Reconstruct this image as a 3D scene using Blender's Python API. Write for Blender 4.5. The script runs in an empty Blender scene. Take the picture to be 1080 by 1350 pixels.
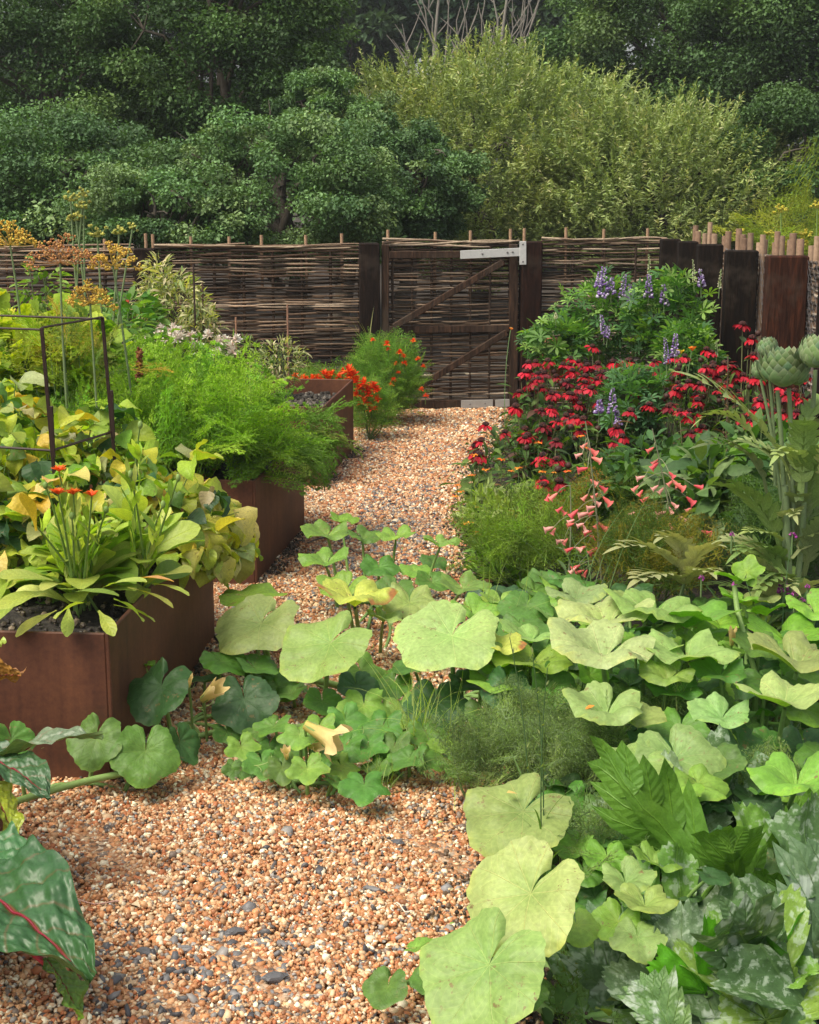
import bpy, math, random
import numpy as np
from math import sin, cos, pi, radians, atan, sqrt
R = np.random.default_rng(7)
random.seed(7)
scene = bpy.context.scene
COL = scene.collection
# ------------------------------------------------------------------ camera, sky, sun, exposure
HCAM = 1.65; FPX = 2000.0; TH = atan(445/2000)
cam = bpy.data.cameras.new("camera"); camo = bpy.data.objects.new("camera", cam); COL.objects.link(camo)
cam.sensor_fit = 'VERTICAL'; cam.sensor_height = 24; cam.sensor_width = 24
cam.lens = FPX/1350*24; cam.clip_start = .05; cam.clip_end = 2000
camo.location = (0, 0, HCAM); camo.rotation_euler = (pi/2-TH, 0, 0)
scene.camera = camo
scene.render.resolution_x = 819; scene.render.resolution_y = 1024
SUN_EL = 58; SUN_AZ = 232      # azimuth clockwise from +Y (ahead)
w = bpy.data.worlds.new("World"); scene.world = w; w.use_nodes = True
nt = w.node_tree; bg = nt.nodes['Background']
sky = nt.nodes.new('ShaderNodeTexSky'); sky.sky_type = 'NISHITA'; sky.sun_disc = False
sky.sun_elevation = radians(SUN_EL); sky.sun_rotation = radians(SUN_AZ)
sky.air_density = 1.0; sky.dust_density = 4.0; sky.ozone_density = 1.0
hs = nt.nodes.new('ShaderNodeHueSaturation'); hs.inputs['Saturation'].default_value = .22
nt.links.new(sky.outputs[0], hs.inputs['Color']); nt.links.new(hs.outputs[0], bg.inputs[0])
bg.inputs[1].default_value = .12
sl = bpy.data.lights.new("sun", 'SUN'); so = bpy.data.objects.new("sun", sl); COL.objects.link(so)
sl.energy = 2.4; sl.angle = radians(34); sl.color = (1.0, .89, .68)
so.rotation_euler = (radians(90-SUN_EL), 0, radians(180-SUN_AZ)); so.location = (-5, -5, 20)
vs = scene.view_settings; vs.view_transform = 'Standard'; vs.look = 'None'; vs.gamma = 1
vs.exposure = .68
# ------------------------------------------------------------------ picture to place helpers
CT, ST = cos(TH), sin(TH)
def ray(px, py):
    u = (px-540)/FPX; v = (675-py)/FPX
    return np.array([u, CT+v*ST, -ST+v*CT])
def onz(px, py, z=0.0):
    d = ray(px, py); t = (z-HCAM)/d[2]; return np.array([0, 0, HCAM])+d*t
def aty(px, py, y):
    d = ray(px, py); return np.array([0, 0, HCAM])+d*(y/d[1])
def proj(p):
    q = np.asarray(p, float)-np.array([0, 0, HCAM])
    dep = q[1]*CT-q[2]*ST; return 540+FPX*q[0]/dep, 675-FPX*(q[1]*ST+q[2]*CT)/dep
def pxm(y): return y/FPX          # metres per photo pixel at distance y
# ------------------------------------------------------------------ mesh builder
class MB:
    def __init__(s): s.V, s.F, s.C, s.U, s.n = [], [], [], [], 0
    def add(s, v, f, c=(.5, .5, .5), uv=None):
        v = np.asarray(v, np.float32).reshape(-1, 3); n = len(v)
        f = np.asarray(f, np.int64)
        c = np.asarray(c, np.float32)
        if c.ndim == 1: c = np.broadcast_to(c, (n, 3))
        if uv is None: uv = np.zeros((n, 3), np.float32)
        uv = np.asarray(uv, np.float32)
        if uv.shape[1] == 2: uv = np.hstack([uv, np.zeros((n, 1), np.float32)])
        s.V.append(v); s.F.append(f+s.n); s.C.append(c); s.U.append(uv); s.n += n
        return s
    def inst(s, T, M, P, c, rnd=None):
        v, f, uv = T; v = np.asarray(v); f = np.asarray(f); N = len(P); k = len(v)
        vv = np.einsum('nij,vj->nvi', M, v)+np.asarray(P)[:, None, :]
        ff = f[None]+(np.arange(N)*k)[:, None, None]
        cc = np.repeat(np.asarray(c)[:, None, :], k, 1)
        if len(T[2]) == k:
            uu = np.zeros((k, 3)); uu[:, :uv.shape[1]] = uv
        else: uu = np.zeros((k, 3))
        uu = np.repeat(uu[None], N, 0)
        if rnd is not None: uu[:, :, 2] = np.asarray(rnd)[:, None]
        s.add(vv.reshape(-1, 3), ff.reshape(-1, f.shape[1]), cc.reshape(-1, 3), uu.reshape(-1, 3))
        return s
def mesh_of(mb, name, mat, org, smooth=True):
    me = bpy.data.meshes.new(name)
    V = np.concatenate(mb.V)-np.asarray(org, np.float32)
    me.vertices.add(len(V)); me.vertices.foreach_set('co', V.astype(np.float32).ravel())
    nl = sum(f.size for f in mb.F); npol = sum(len(f) for f in mb.F)
    me.loops.add(nl); me.polygons.add(npol)
    me.loops.foreach_set('vertex_index', np.concatenate([f.ravel() for f in mb.F]).astype(np.int32))
    st = []; o = 0
    for f in mb.F:
        k = f.shape[1]; st.append(o+np.arange(len(f))*k); o += f.size
    me.polygons.foreach_set('loop_start', np.concatenate(st).astype(np.int32))
    me.update(calc_edges=True)
    a = me.attributes.new('col', 'FLOAT_COLOR', 'POINT')
    C = np.concatenate(mb.C); C4 = np.ones((len(C), 4), np.float32); C4[:, :3] = C
    a.data.foreach_set('color', C4.ravel())
    b = me.attributes.new('lf', 'FLOAT_VECTOR', 'POINT')
    b.data.foreach_set('vector', np.concatenate(mb.U).astype(np.float32).ravel())
    if smooth: me.shade_smooth()
    else: me.shade_flat()
    if mat: me.materials.append(mat)
    return me
ORG = {}
def tag(o, label=None, cat=None, group=None, kind=None):
    if label: o['label'] = label
    if cat: o['category'] = cat
    if group: o['group'] = group
    if kind: o['kind'] = kind
    return o
def thing(name, label, cat, loc, group=None):
    o = bpy.data.objects.new(name, None); COL.objects.link(o); o.empty_display_size = .05
    loc = np.asarray(loc, float); o.location = loc; ORG[o.name] = loc
    return tag(o, label, cat, group)
def part(mb, name, mat, parent, smooth=True, label=None):
    org = ORG[parent.name]
    o = bpy.data.objects.new(name, mesh_of(mb, name, mat, org, smooth)); COL.objects.link(o)
    o.parent = parent; ORG[o.name] = org
    if label: o['label'] = label
    return o
def solo(mb, name, mat, loc, label=None, cat=None, group=None, kind=None, smooth=True):
    loc = np.asarray(loc, float)
    o = bpy.data.objects.new(name, mesh_of(mb, name, mat, loc, smooth)); COL.objects.link(o)
    o.location = loc; ORG[o.name] = loc
    return tag(o, label, cat, group, kind)
def dup(root, loc, rz=0, sc=1, label=None):
    def cp(o, par):
        c = o.copy(); COL.objects.link(c); c.parent = par
        for ch in list(o.children): cp(ch, c)
        return c
    r = cp(root, None); r.location = loc; r.rotation_euler = (0, 0, rz); r.scale = (sc, sc, sc)
    if label: r['label'] = label
    return r
# ------------------------------------------------------------------ shapes
def nrm(v): v = np.asarray(v, float); return v/(np.linalg.norm(v)+1e-12)
def frame(phi, dip, roll=0, s=1.0):
    """columns x (side), y (tip), z (normal). phi 0 = tip towards the viewer, 90 = to the right, 180 = away"""
    p, d = radians(phi), radians(dip)
    t = np.array([sin(p)*cos(d), -cos(p)*cos(d), -sin(d)])
    x = nrm(np.cross(t, (0, 0, 1))) if abs(cos(d)) > 1e-3 else np.array([cos(p), sin(p), 0])
    n = np.cross(x, t); r = radians(roll)
    x, n = x*cos(r)+n*sin(r), n*cos(r)-x*sin(r)
    return np.stack([x, t, n], 1)*s
def frames(phi, dip, roll, s):
    p, d, r = np.radians(phi), np.radians(dip), np.radians(roll)
    t = np.stack([np.sin(p)*np.cos(d), -np.cos(p)*np.cos(d), -np.sin(d)], 1)
    x = np.stack([-np.cos(p), -np.sin(p), 0*p], 1)*np.where(np.cos(d) < 0, 1, -1)[:, None]*-1
    x = np.cross(t, np.array([0, 0, 1.0])); x /= (np.linalg.norm(x, axis=1)[:, None]+1e-9)
    n = np.cross(x, t); cr, sr = np.cos(r)[:, None], np.sin(r)[:, None]
    x2 = x*cr+n*sr; n2 = n*cr-x*sr
    return np.stack([x2, t, n2], 2)*np.asarray(s)[:, None, None]
def grid_f(a, b):
    i, j = np.meshgrid(np.arange(a-1), np.arange(b-1), indexing='ij')
    q = (i*b+j).ravel(); return np.stack([q, q+1, q+b+1, q+b], 1)
lance = lambda t: np.sin(pi*np.clip(t, 0, 1)**.8)**.8
ovate = lambda t: np.sin(pi*np.clip(t, 0, 1)**.62)**.85
spat = lambda t: np.where(t < .68, .16+.84*np.clip(t/.68, 0, 1)**2.2*(3-2*np.clip(t/.68, 0, 1))/1.0, np.sqrt(np.clip(1-((t-.68)/.325)**2, 0, 1)))
strap = lambda t: (1-t**3)*(.7+.3*t)
def blade(L, W, nl=7, nw=1, prof=lance, fold=.25, curl=.5, rise=0.0, wave=0., tooth=0, seed=0):
    rr = np.random.default_rng(seed); t = np.linspace(0, 1, nl); s = np.linspace(-1, 1, 2*nw+1)
    a = rise-curl*t; dl = L/(nl-1)
    y = np.concatenate([[0], np.cumsum(np.cos(a[:-1])*dl)]); z = np.concatenate([[0], np.cumsum(np.sin(a[:-1])*dl)])
    hw = np.maximum(prof(t), .01)*W*.5
    ph = rr.random(4)*6.28
    T, S = np.meshgrid(t, s, indexing='ij'); HW = hw[:, None]*(1+tooth*np.sin(T*nl*1.6)*np.abs(S)); A = a[:, None]
    off = fold*np.abs(S)*HW+wave*W*np.abs(S)**1.5*(np.sin(T*9+ph[0]+(S > 0)*2)+.6*np.sin(T*17+ph[1]+(S > 0)))
    X = S*HW+wave*.4*W*np.sin(T*5+ph[2])
    Y = y[:, None]-np.sin(A)*off; Z = z[:, None]+np.cos(A)*off
    return np.stack([X, Y, Z], 2).reshape(-1, 3), grid_f(nl, len(s)), np.stack([S, T], 2).reshape(-1, 2)
def polar_leaf(nr=7, nt_=56, lobes=5, amp=.07, tn=16, ta=.025, cup=.25, wave=.05, flop=.0, gap=.1, seed=0, ecc=.12, deep=0):
    rr = np.random.default_rng(seed); th = np.linspace(-pi+gap, pi-gap, nt_)
    Rt = (1-ecc+ecc*np.cos(th))*(1+amp*np.cos(lobes*th))*(1-.5*np.exp(-((pi-np.abs(th))/.15)**2))
    if deep: Rt *= 1-deep*(.5-.5*np.cos(lobes*th+pi*0))**.7*np.where(np.abs(np.cos(lobes*th*.5)) < .999, 1, 1)
    Rt *= 1+ta*np.abs(np.sin(tn*th*.5))*2-ta+ta*.6*rr.standard_normal(nt_)
    r = np.linspace(0, 1, nr)**.85
    Rr, Tt = np.meshgrid(r, th, indexing='ij'); q = Rr*Rt[None]
    ph = rr.random(6)*6.28; X_, Y_ = q*np.sin(Tt), q*np.cos(Tt)
    z = cup*Rr**1.15*Rt[None]-flop*Rr**3*(1+.5*np.cos(Tt+ph[5]))
    z = z+wave*Rr**2*(np.sin(3*Tt+ph[0])+.6*np.sin(5*Tt+ph[1])+.35*np.sin(9*Tt+ph[2]))
    z = z+.045*np.abs(np.sin(Tt*4.5))*Rr*(1-Rr)*2+.018*np.sin(X_*9+ph[4])*np.sin(Y_*8+ph[2])*Rr
    z += .02*np.sin(q*11+ph[3]+2*Tt)*Rr
    X = q*np.sin(Tt); Y = q*np.cos(Tt)
    k = 1/np.sqrt(1+cup*cup*.8)
    V = np.stack([X*k, Y*k, z], 2).reshape(-1, 3)
    return V, grid_f(nr, nt_), np.stack([X, Y], 2).reshape(-1, 2)
def put(mb, T, M, P, col):
    v, f, uv = T; mb.add(v@M.T+np.asarray(P), f, col, uv)
def tube(mb, pts, rad, k=6, col=(.2, .3, .1), cap=False, squash=1.0):
    pts = np.asarray(pts, float); n = len(pts); rad = np.broadcast_to(np.asarray(rad, float), (n,))
    tan = np.gradient(pts, axis=0); tan /= np.linalg.norm(tan, axis=1)[:, None]+1e-9
    ref = np.array([0, 0, 1.]) if abs(tan[:, 2]).mean() < .8 else np.array([0, 1., 0])
    u = np.cross(tan, ref); u /= np.linalg.norm(u, axis=1)[:, None]+1e-9; v = np.cross(tan, u)
    a = np.arange(k)*2*pi/k
    V = pts[:, None]+rad[:, None, None]*(np.cos(a)[None, :, None]*u[:, None]+squash*np.sin(a)[None, :, None]*v[:, None])
    i, j = np.meshgrid(np.arange(n-1), np.arange(k), indexing='ij')
    F = np.stack([i*k+j, i*k+(j+1) % k, (i+1)*k+(j+1) % k, (i+1)*k+j], 2).reshape(-1, 4)
    uv = np.stack([np.tile(np.arange(k)/k, n), np.repeat(np.linspace(0, 1, n), k)], 1)
    c = np.asarray(col, float)
    if c.ndim == 2: c = np.repeat(c, k, 0)
    mb.add(V.reshape(-1, 3), F, c, uv)
    if cap:
        for e, idx in ((0, range(k-1, -1, -1)), (n-1, range(k))):
            vv = V[e][list(idx)]; cc = pts[e][None]
            mb.add(np.vstack([vv, cc]), [[q, (q+1) % k, k] for q in range(k)], c[0] if c.ndim == 2 else c)
def bez(a, b, c, n=6):
    t = np.linspace(0, 1, n)[:, None]; a, b, c = map(np.asarray, (a, b, c))
    return a*(1-t)**2+2*b*t*(1-t)+c*t*t
def box(mb, c, sx, sy, sz, ang=0, col=(.5, .5, .5), bev=.003, M=None):
    """bevelled box, centre c; sizes full; ang about z or matrix M"""
    b = min(bev, sx*.3, sy*.3, sz*.3); h = np.array([sx, sy, sz])/2
    V = []; 
    for i in (-1, 1):
        for j in (-1, 1):
            for k in (-1, 1):
                for ax in range(3):
                    p = np.array([i, j, k])*h; 
                    for a2 in range(3):
                        if a2 != ax: p[a2] -= (i, j, k)[a2]*b
                    V.append(p)
    V = np.array(V); idx = lambda i, j, k, ax: ((i > 0)*4+(j > 0)*2+(k > 0))*3+ax
    F4 = []; F3 = []
    for ax in range(3):
        o1, o2 = [a for a in range(3) if a != ax]
        for s in (-1, 1):
            q = []
            for (p, r_) in ((-1, -1), (1, -1), (1, 1), (-1, 1)):
                t = [0, 0, 0]; t[ax] = s; t[o1] = p; t[o2] = r_; q.append(idx(*t, ax))
            F4.append(q)
        for p in (-1, 1):
            for r_ in (-1, 1):
                t0 = [0, 0, 0]; t1 = [0, 0, 0]; t0[ax] = -1; t1[ax] = 1
                for t in (t0, t1): t[o1] = p; t[o2] = r_
                F4.append([idx(*t0, o1), idx(*t1, o1), idx(*t1, o2), idx(*t0, o2)])
    for i in (-1, 1):
        for j in (-1, 1):
            for k in (-1, 1): F3.append([idx(i, j, k, 0), idx(i, j, k, 1), idx(i, j, k, 2)])
    F4 = np.array(F4); F3 = np.array(F3)
    # consistent outward winding
    def fix(F):
        for q in F:
            n = np.cross(V[q[1]]-V[q[0]], V[q[2]]-V[q[0]])
            if n@V[q].mean(0) < 0: q[:] = q[::-1].copy()
        return F
    fix(F4); fix(F3)
    if M is None: M = np.array([[cos(ang), -sin(ang), 0], [sin(ang), cos(ang), 0], [0, 0, 1]])
    W_ = V@np.asarray(M).T+np.asarray(c)
    n0 = mb.n; mb.add(W_, F4, col, V); mb.F.append(F3+n0)
def ico(sub=0):
    p = (1+5**.5)/2
    v = np.array([[-1, p, 0], [1, p, 0], [-1, -p, 0], [1, -p, 0], [0, -1, p], [0, 1, p], [0, -1, -p], [0, 1, -p], [p, 0, -1], [p, 0, 1], [-p, 0, -1], [-p, 0, 1]], float)
    f = [[0, 11, 5], [0, 5, 1], [0, 1, 7], [0, 7, 10], [0, 10, 11], [1, 5, 9], [5, 11, 4], [11, 10, 2], [10, 7, 6], [7, 1, 8], [3, 9, 4], [3, 4, 2], [3, 2, 6], [3, 6, 8], [3, 8, 9], [4, 9, 5], [2, 4, 11], [6, 2, 10], [8, 6, 7], [9, 8, 1]]
    v /= np.linalg.norm(v[0])
    for _ in range(sub):
        vl = list(map(tuple, v)); m = {}; nf = []
        def mid(a, b):
            k = (min(a, b), max(a, b))
            if k not in m:
                q = (np.array(vl[a])+vl[b])/2; vl.append(tuple(q/np.linalg.norm(q))); m[k] = len(vl)-1
            return m[k]
        for a, b, c in f:
            x, y, z = mid(a, b), mid(b, c), mid(c, a); nf += [[a, x, z], [b, y, x], [c, z, y], [x, y, z]]
        f = nf; v = np.array(vl)
    return v, np.array(f), np.zeros((len(v), 2))
ICO0, ICO1, ICO2 = ico(0), ico(1), ico(2)
def jit(c, n, s=.15, hue=.08):
    c = np.asarray(c, float)[None]*np.exp(R.normal(0, s, (n, 1)))*np.exp(R.normal(0, hue, (n, 3))); return np.clip(c, 0, .9)
def mixc(cols, n, wts=None, s=.15):
    cols = np.asarray(cols, float); k = R.choice(len(cols), n, p=None if wts is None else np.array(wts)/sum(wts))
    return np.clip(cols[k]*np.exp(R.normal(0, s, (n, 1))), 0, .9)
# ------------------------------------------------------------------ materials
class NT:
    def __init__(s, name):
        s.m = bpy.data.materials.new(name); s.m.use_nodes = True; s.t = s.m.node_tree
        s.b = s.t.nodes['Principled BSDF']; s.out = s.t.nodes['Material Output']
    def n(s, t, **k):
        q = s.t.nodes.new(t)
        for a, b in k.items(): setattr(q, a, b)
        return q
    def l(s, a, b): s.t.links.new(a, b)
    def sv(s, sock, v):
        if hasattr(v, 'is_output') or isinstance(v, bpy.types.NodeSocket): s.l(v, sock)
        else: sock.default_value = v
    def ma(s, op, a, b=0., c=None, clamp=False):
        q = s.n('ShaderNodeMath', operation=op, use_clamp=clamp); s.sv(q.inputs[0], a); s.sv(q.inputs[1], b)
        if c is not None: s.sv(q.inputs[2], c)
        return q.outputs[0]
    def mix(s, f, a, b, mode='MIX'):
        q = s.n('ShaderNodeMix', data_type='RGBA', blend_type=mode); s.sv(q.inputs[0], f)
        for i, v in ((6, a), (7, b)): s.sv(q.inputs[i], (*v, 1) if isinstance(v, tuple) and len(v) == 3 else v)
        return q.outputs[2]
    def noise(s, scale, det=3, vec=None, rough=.5, dist=0.):
        q = s.n('ShaderNodeTexNoise'); q.inputs['Scale'].default_value = scale; q.inputs['Detail'].default_value = det
        q.inputs['Roughness'].default_value = rough; q.inputs['Distortion'].default_value = dist
        if vec is not None: s.l(vec, q.inputs['Vector'])
        return q.outputs[0]
    def ramp(s, f, stops):
        q = s.n('ShaderNodeValToRGB'); s.l(f, q.inputs[0]); e = q.color_ramp.elements
        while len(e) < len(stops): e.new(.5)
        for i, (p, c) in enumerate(stops):
            e[i].position = p; e[i].color = (*c, 1) if len(c) == 3 else c
        return q.outputs[0]
    def attr(s, name): return s.n('ShaderNodeAttribute', attribute_name=name)
    def obj(s): return s.n('ShaderNodeTexCoord').outputs['Object']
    def bump(s, h, st=.3, dist=.01):
        q = s.n('ShaderNodeBump'); q.inputs['Strength'].default_value = st; q.inputs['Distance'].default_value = dist
        s.l(h, q.inputs['Height']); s.l(q.outputs[0], s.b.inputs['Normal']); return q.outputs[0]
def leaf_mat(name, vein='none', vcol=(1.35, 1.3, 1.1), trans=.3, rough=.5, back=(1.15, 1.25, .7), spec=.4, vw=.014, nside=7, mottle=None, nscale=30, bst=.35, sw=.4, yw=1., crinkle=0., spots=0.):
    N = NT(name); A = N.attr('col'); L = N.attr('lf'); P = N.obj()
    col = N.mix(1., A.outputs['Color'], (1.12, 1.0, .84), 'MULTIPLY') if name not in ('chard_leaf', 'tree_leaf') else A.outputs['Color']; sep = N.n('ShaderNodeSeparateXYZ'); N.l(L.outputs['Vector'], sep.inputs[0])
    x, y = sep.outputs[0], sep.outputs[1]
    nz = N.noise(nscale, 3, P); nz2 = N.noise(nscale*.25, 2, P)
    f = N.ma('MULTIPLY_ADD', nz, .5, .75); col = N.mix(1., col, N.ramp(f, [(0, (0, 0, 0)), (1, (1, 1, 1))]), 'MULTIPLY')
    yel = N.ma('MULTIPLY', N.ma('SUBTRACT', nz2, .5, clamp=True), 1.6*yw, clamp=True)
    col = N.mix(yel, col, N.mix(1., col, (1.5, 1.2, .85), 'MULTIPLY'))
    v = None
    nf = N.noise(nscale*7, 2, P); col = N.mix(1., col, N.ramp(nf, [(.3, (.86, .86, .86)), (.7, (1.12, 1.12, 1.12))]), 'MULTIPLY')
    if vein == 'palmate':
        r = N.ma('SQRT', N.ma('ADD', N.ma('MULTIPLY', x, x), N.ma('MULTIPLY', y, y)))
        a = N.ma('ARCTAN2', x, y); ap = N.ma('PINGPONG', N.ma('ADD', a, 2*pi), 2*pi/18)
        d = N.ma('MULTIPLY', r, N.ma('SINE', ap)); wd = N.ma('MULTIPLY_ADD', r, -vw*.65, vw)
        v1 = N.ma('SUBTRACT', 1., N.ma('DIVIDE', d, wd), clamp=True)
        s2 = N.ma('PINGPONG', N.ma('ADD', N.ma('MULTIPLY', r, 1.), N.ma('MULTIPLY', ap, -.9)), .075)
        v2 = N.ma('SUBTRACT', 1., N.ma('DIVIDE', s2, vw*.6), clamp=True)
        v = N.ma('MAXIMUM', v1, N.ma('MULTIPLY', v2, .5))
        bh = N.ma('ADD', N.ma('MULTIPLY', s2, 1.4), N.ma('MULTIPLY', v1, .5))
    elif vein == 'pinnate':
        ax = N.ma('ABSOLUTE', x); v1 = N.ma('SUBTRACT', 1., N.ma('DIVIDE', ax, vw*4), clamp=True)
        s2 = N.ma('PINGPONG', N.ma('SUBTRACT', N.ma('MULTIPLY', y, float(nside)), N.ma('MULTIPLY', ax, 1.3)), .5)
        v2 = N.ma('SUBTRACT', 1., N.ma('DIVIDE', s2, .07), clamp=True)
        v = N.ma('MAXIMUM', v1, N.ma('MULTIPLY', v2, sw)); bh = N.ma('SUBTRACT', s2, v1)
    if v is not None:
        if max(vcol) > 1: vc = N.mix(1., col, vcol, 'MULTIPLY')
        else: vc = vcol
        base0 = col; col = N.mix(N.ma('MULTIPLY', v, .8), col, vc)
    if mottle:
        m = N.noise(9, 4, L.outputs['Vector'], .65)
        m2 = N.noise(mottle[1], 3, P, .6)
        mm = N.ma('MULTIPLY', N.ma('SUBTRACT', m2, .52, clamp=True), 12., clamp=True)
        if v is not None: mm = N.ma('MULTIPLY', mm, N.ma('SUBTRACT', 1., v))
        top = N.mix(N.ma('MULTIPLY', mm, mottle[2]), col, mottle[0])
    else: top = col
    if spots:
        sn = N.noise(55, 3, P, .7); sn2 = N.noise(9, 2, P)
        sm = N.ma('MULTIPLY', N.ma('MULTIPLY', N.ma('SUBTRACT', sn, .60, clamp=True), 14., clamp=True), N.ma('MULTIPLY', N.ma('SUBTRACT', sn2, .45, clamp=True), 8., clamp=True))
        top = N.mix(N.ma('MULTIPLY', sm, spots), top, (.20, .14, .06))
    G = N.n('ShaderNodeNewGeometry')
    bk = N.mix(1., col, back, 'MULTIPLY')
    c = N.mix(G.outputs['Backfacing'], top, bk)
    N.l(c, N.b.inputs['Base Color']); N.b.inputs['Roughness'].default_value = rough
    N.b.inputs['Specular IOR Level'].default_value = spec
    hh = nz
    if v is not None: hh = N.ma('ADD', N.ma('MULTIPLY', nz, .35), bh)
    if crinkle:
        vo = N.n('ShaderNodeTexVoronoi', feature='SMOOTH_F1'); vo.inputs['Scale'].default_value = 42; N.l(P, vo.inputs['Vector']); hh = N.ma('SUBTRACT', hh, N.ma('MULTIPLY', vo.outputs['Distance'], crinkle))
    q = N.n('ShaderNodeBump'); q.inputs['Strength'].default_value = bst; q.inputs['Distance'].default_value = .004
    N.l(hh, q.inputs['Height']); N.l(q.outputs[0], N.b.inputs['Normal'])
    if trans > 0:
        T = N.n('ShaderNodeBsdfTranslucent'); N.l(N.mix(1., c, (1.3, 1.35, .55), 'MULTIPLY'), T.inputs[0]); N.l(q.outputs[0], T.inputs['Normal'])
        X = N.n('ShaderNodeMixShader'); X.inputs[0].default_value = trans
        N.l(N.b.outputs[0], X.inputs[1]); N.l(T.outputs[0], X.inputs[2]); N.l(X.outputs[0], N.out.inputs[0])
    return N.m
def plain_mat(name, rough=.6, nscale=40, amt=.35, bst=.3, bd=.003, spec=.3, trans=0., stretch=None):
    N = NT(name); A = N.attr('col'); P = N.obj()
    if stretch:
        mp = N.n('ShaderNodeMapping'); mp.inputs['Scale'].default_value = stretch; N.l(P, mp.inputs[0]); P = mp.outputs[0]
    nz = N.noise(nscale, 4, P, .6)
    f = N.ma('MULTIPLY_ADD', nz, amt*2, 1-amt)
    q = N.n('ShaderNodeVectorMath', operation='SCALE'); N.l(A.outputs['Color'], q.inputs[0]); N.l(f, q.inputs['Scale'])
    N.l(q.outputs[0], N.b.inputs['Base Color']); N.b.inputs['Roughness'].default_value = rough
    N.b.inputs['Specular IOR Level'].default_value = spec; bn = N.bump(nz, bst, bd)
    if trans:
        T = N.n('ShaderNodeBsdfTranslucent'); N.l(q.outputs[0], T.inputs[0])
        X = N.n('ShaderNodeMixShader'); X.inputs[0].default_value = trans
        N.l(N.b.outputs[0], X.inputs[1]); N.l(T.outputs[0], X.inputs[2]); N.l(X.outputs[0], N.out.inputs[0])
    return N.m
M_tree = leaf_mat('tree_leaf', trans=.18, rough=.55, spec=.25, nscale=3, back=(1.1, 1.1, .9), bst=0)
M_fine = leaf_mat('fine_foliage', trans=.35, rough=.55, spec=.25, nscale=12, bst=0)
M_squash = leaf_mat('squash_leaf', 'palmate', (1.75, 1.4, 1.7), trans=.2, rough=.5, back=(1.0, 1.3, .42), spec=.35, nscale=16, bst=.55, vw=.012, yw=.35, crinkle=2.0, spots=.9)
M_zuc = leaf_mat('courgette_leaf', 'palmate', (1.5, 1.4, 1.3), trans=.2, rough=.45, back=(.75, 1.25, .35), mottle=((.40, .50, .38), 55, .6), nscale=30, bst=.7, crinkle=2.2)
M_zucp = leaf_mat('courgette_underside', 'pinnate', (1.6, 1.45, 1.3), trans=.22, rough=.5, back=(.8, 1.2, .35), mottle=((.42, .5, .42), 22, .8), nscale=30, bst=.6, vw=.022, crinkle=1.5, sw=.15)
M_pin = leaf_mat('veined_leaf', 'pinnate', (1.3, 1.25, 1.1), trans=.3, rough=.48, nscale=35)
M_bean = leaf_mat('bean_leaf', 'pinnate', (1.15, 1.12, 1.0), trans=.32, rough=.5, nscale=28, nside=6, vw=.01, crinkle=.8, spots=.7)
M_chard = leaf_mat('chard_leaf', 'pinnate', (.38, .03, .04), trans=.12, rough=.4, spec=.45, nscale=20, nside=7, vw=.013, bst=.7, sw=.2, crinkle=1.6)
M_arti = leaf_mat('artichoke_leaf', 'pinnate', (1.4, 1.4, 1.4), trans=.18, rough=.55, back=(1.35, 1.3, 1.35), nscale=30, vw=.02)
M_stem = plain_mat('stem', .55, 60, .2)
M_petal = plain_mat('petal', .55, 80, .15, trans=.3)
M_bract = plain_mat('artichoke_bract', .5, 60, .15)
M_bark = plain_mat('bark', .9, 25, .5, .6, .01, stretch=(3, 3, .6))
M_wattle = plain_mat('wattle_rod', .8, 45, .55, .5, .003)
M_stone = plain_mat('pebble', .5, 90, .2, .2, .002, .4)
M_galv = plain_mat('galvanised_steel', .45, 50, .2, .2, .001)
M_wire = plain_mat('wire', .5, 50, .2)
def wood_dark():
    N = NT('dark_timber'); P = N.obj(); mp = N.n('ShaderNodeMapping'); mp.inputs['Scale'].default_value = (9, 9, 1.0); N.l(P, mp.inputs[0])
    a = N.noise(6, 6, mp.outputs[0], .65, .5); b = N.noise(2.2, 4, P, .6)
    A = N.attr('col'); c = N.ramp(a, [(.3, (.25, .25, .25)), (.5, (.8, .8, .8)), (.7, (1.9, 1.7, 1.5))])
    c = N.mix(1., A.outputs['Color'], c, 'MULTIPLY')
    g = N.ma('MULTIPLY', N.ma('SUBTRACT', b, .54, clamp=True), 5., clamp=True)
    c = N.mix(g, c, (.085, .066, .05)); N.l(c, N.b.inputs['Base Color'])
    N.b.inputs['Roughness'].default_value = .8; N.b.inputs['Specular IOR Level'].default_value = .15; N.bump(a, .8, .008); return N.m
M_wood = wood_dark()
def corten():
    N = NT('weathered_steel'); P = N.obj(); a = N.noise(3.2, 6, P, .65); b = N.noise(60, 4, P, .7)
    mp = N.n('ShaderNodeMapping'); mp.inputs['Scale'].default_value = (9, 9, .8); N.l(P, mp.inputs[0]); s = N.noise(2.5, 4, mp.outputs[0], .6)
    f = N.ma('ADD', N.ma('MULTIPLY', a, .45), N.ma('ADD', N.ma('MULTIPLY', b, .24), N.ma('MULTIPLY', s, .28)))
    c = N.ramp(f, [(.30, (.03, .014, .010)), (.44, (.085, .032, .018)), (.56, (.135, .052, .026)), (.72, (.26, .11, .045))])
    N.l(c, N.b.inputs['Base Color']); N.b.inputs['Roughness'].default_value = .62; N.b.inputs['Specular IOR Level'].default_value = .35
    N.bump(b, .25, .002); return N.m
M_corten = corten()
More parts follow.
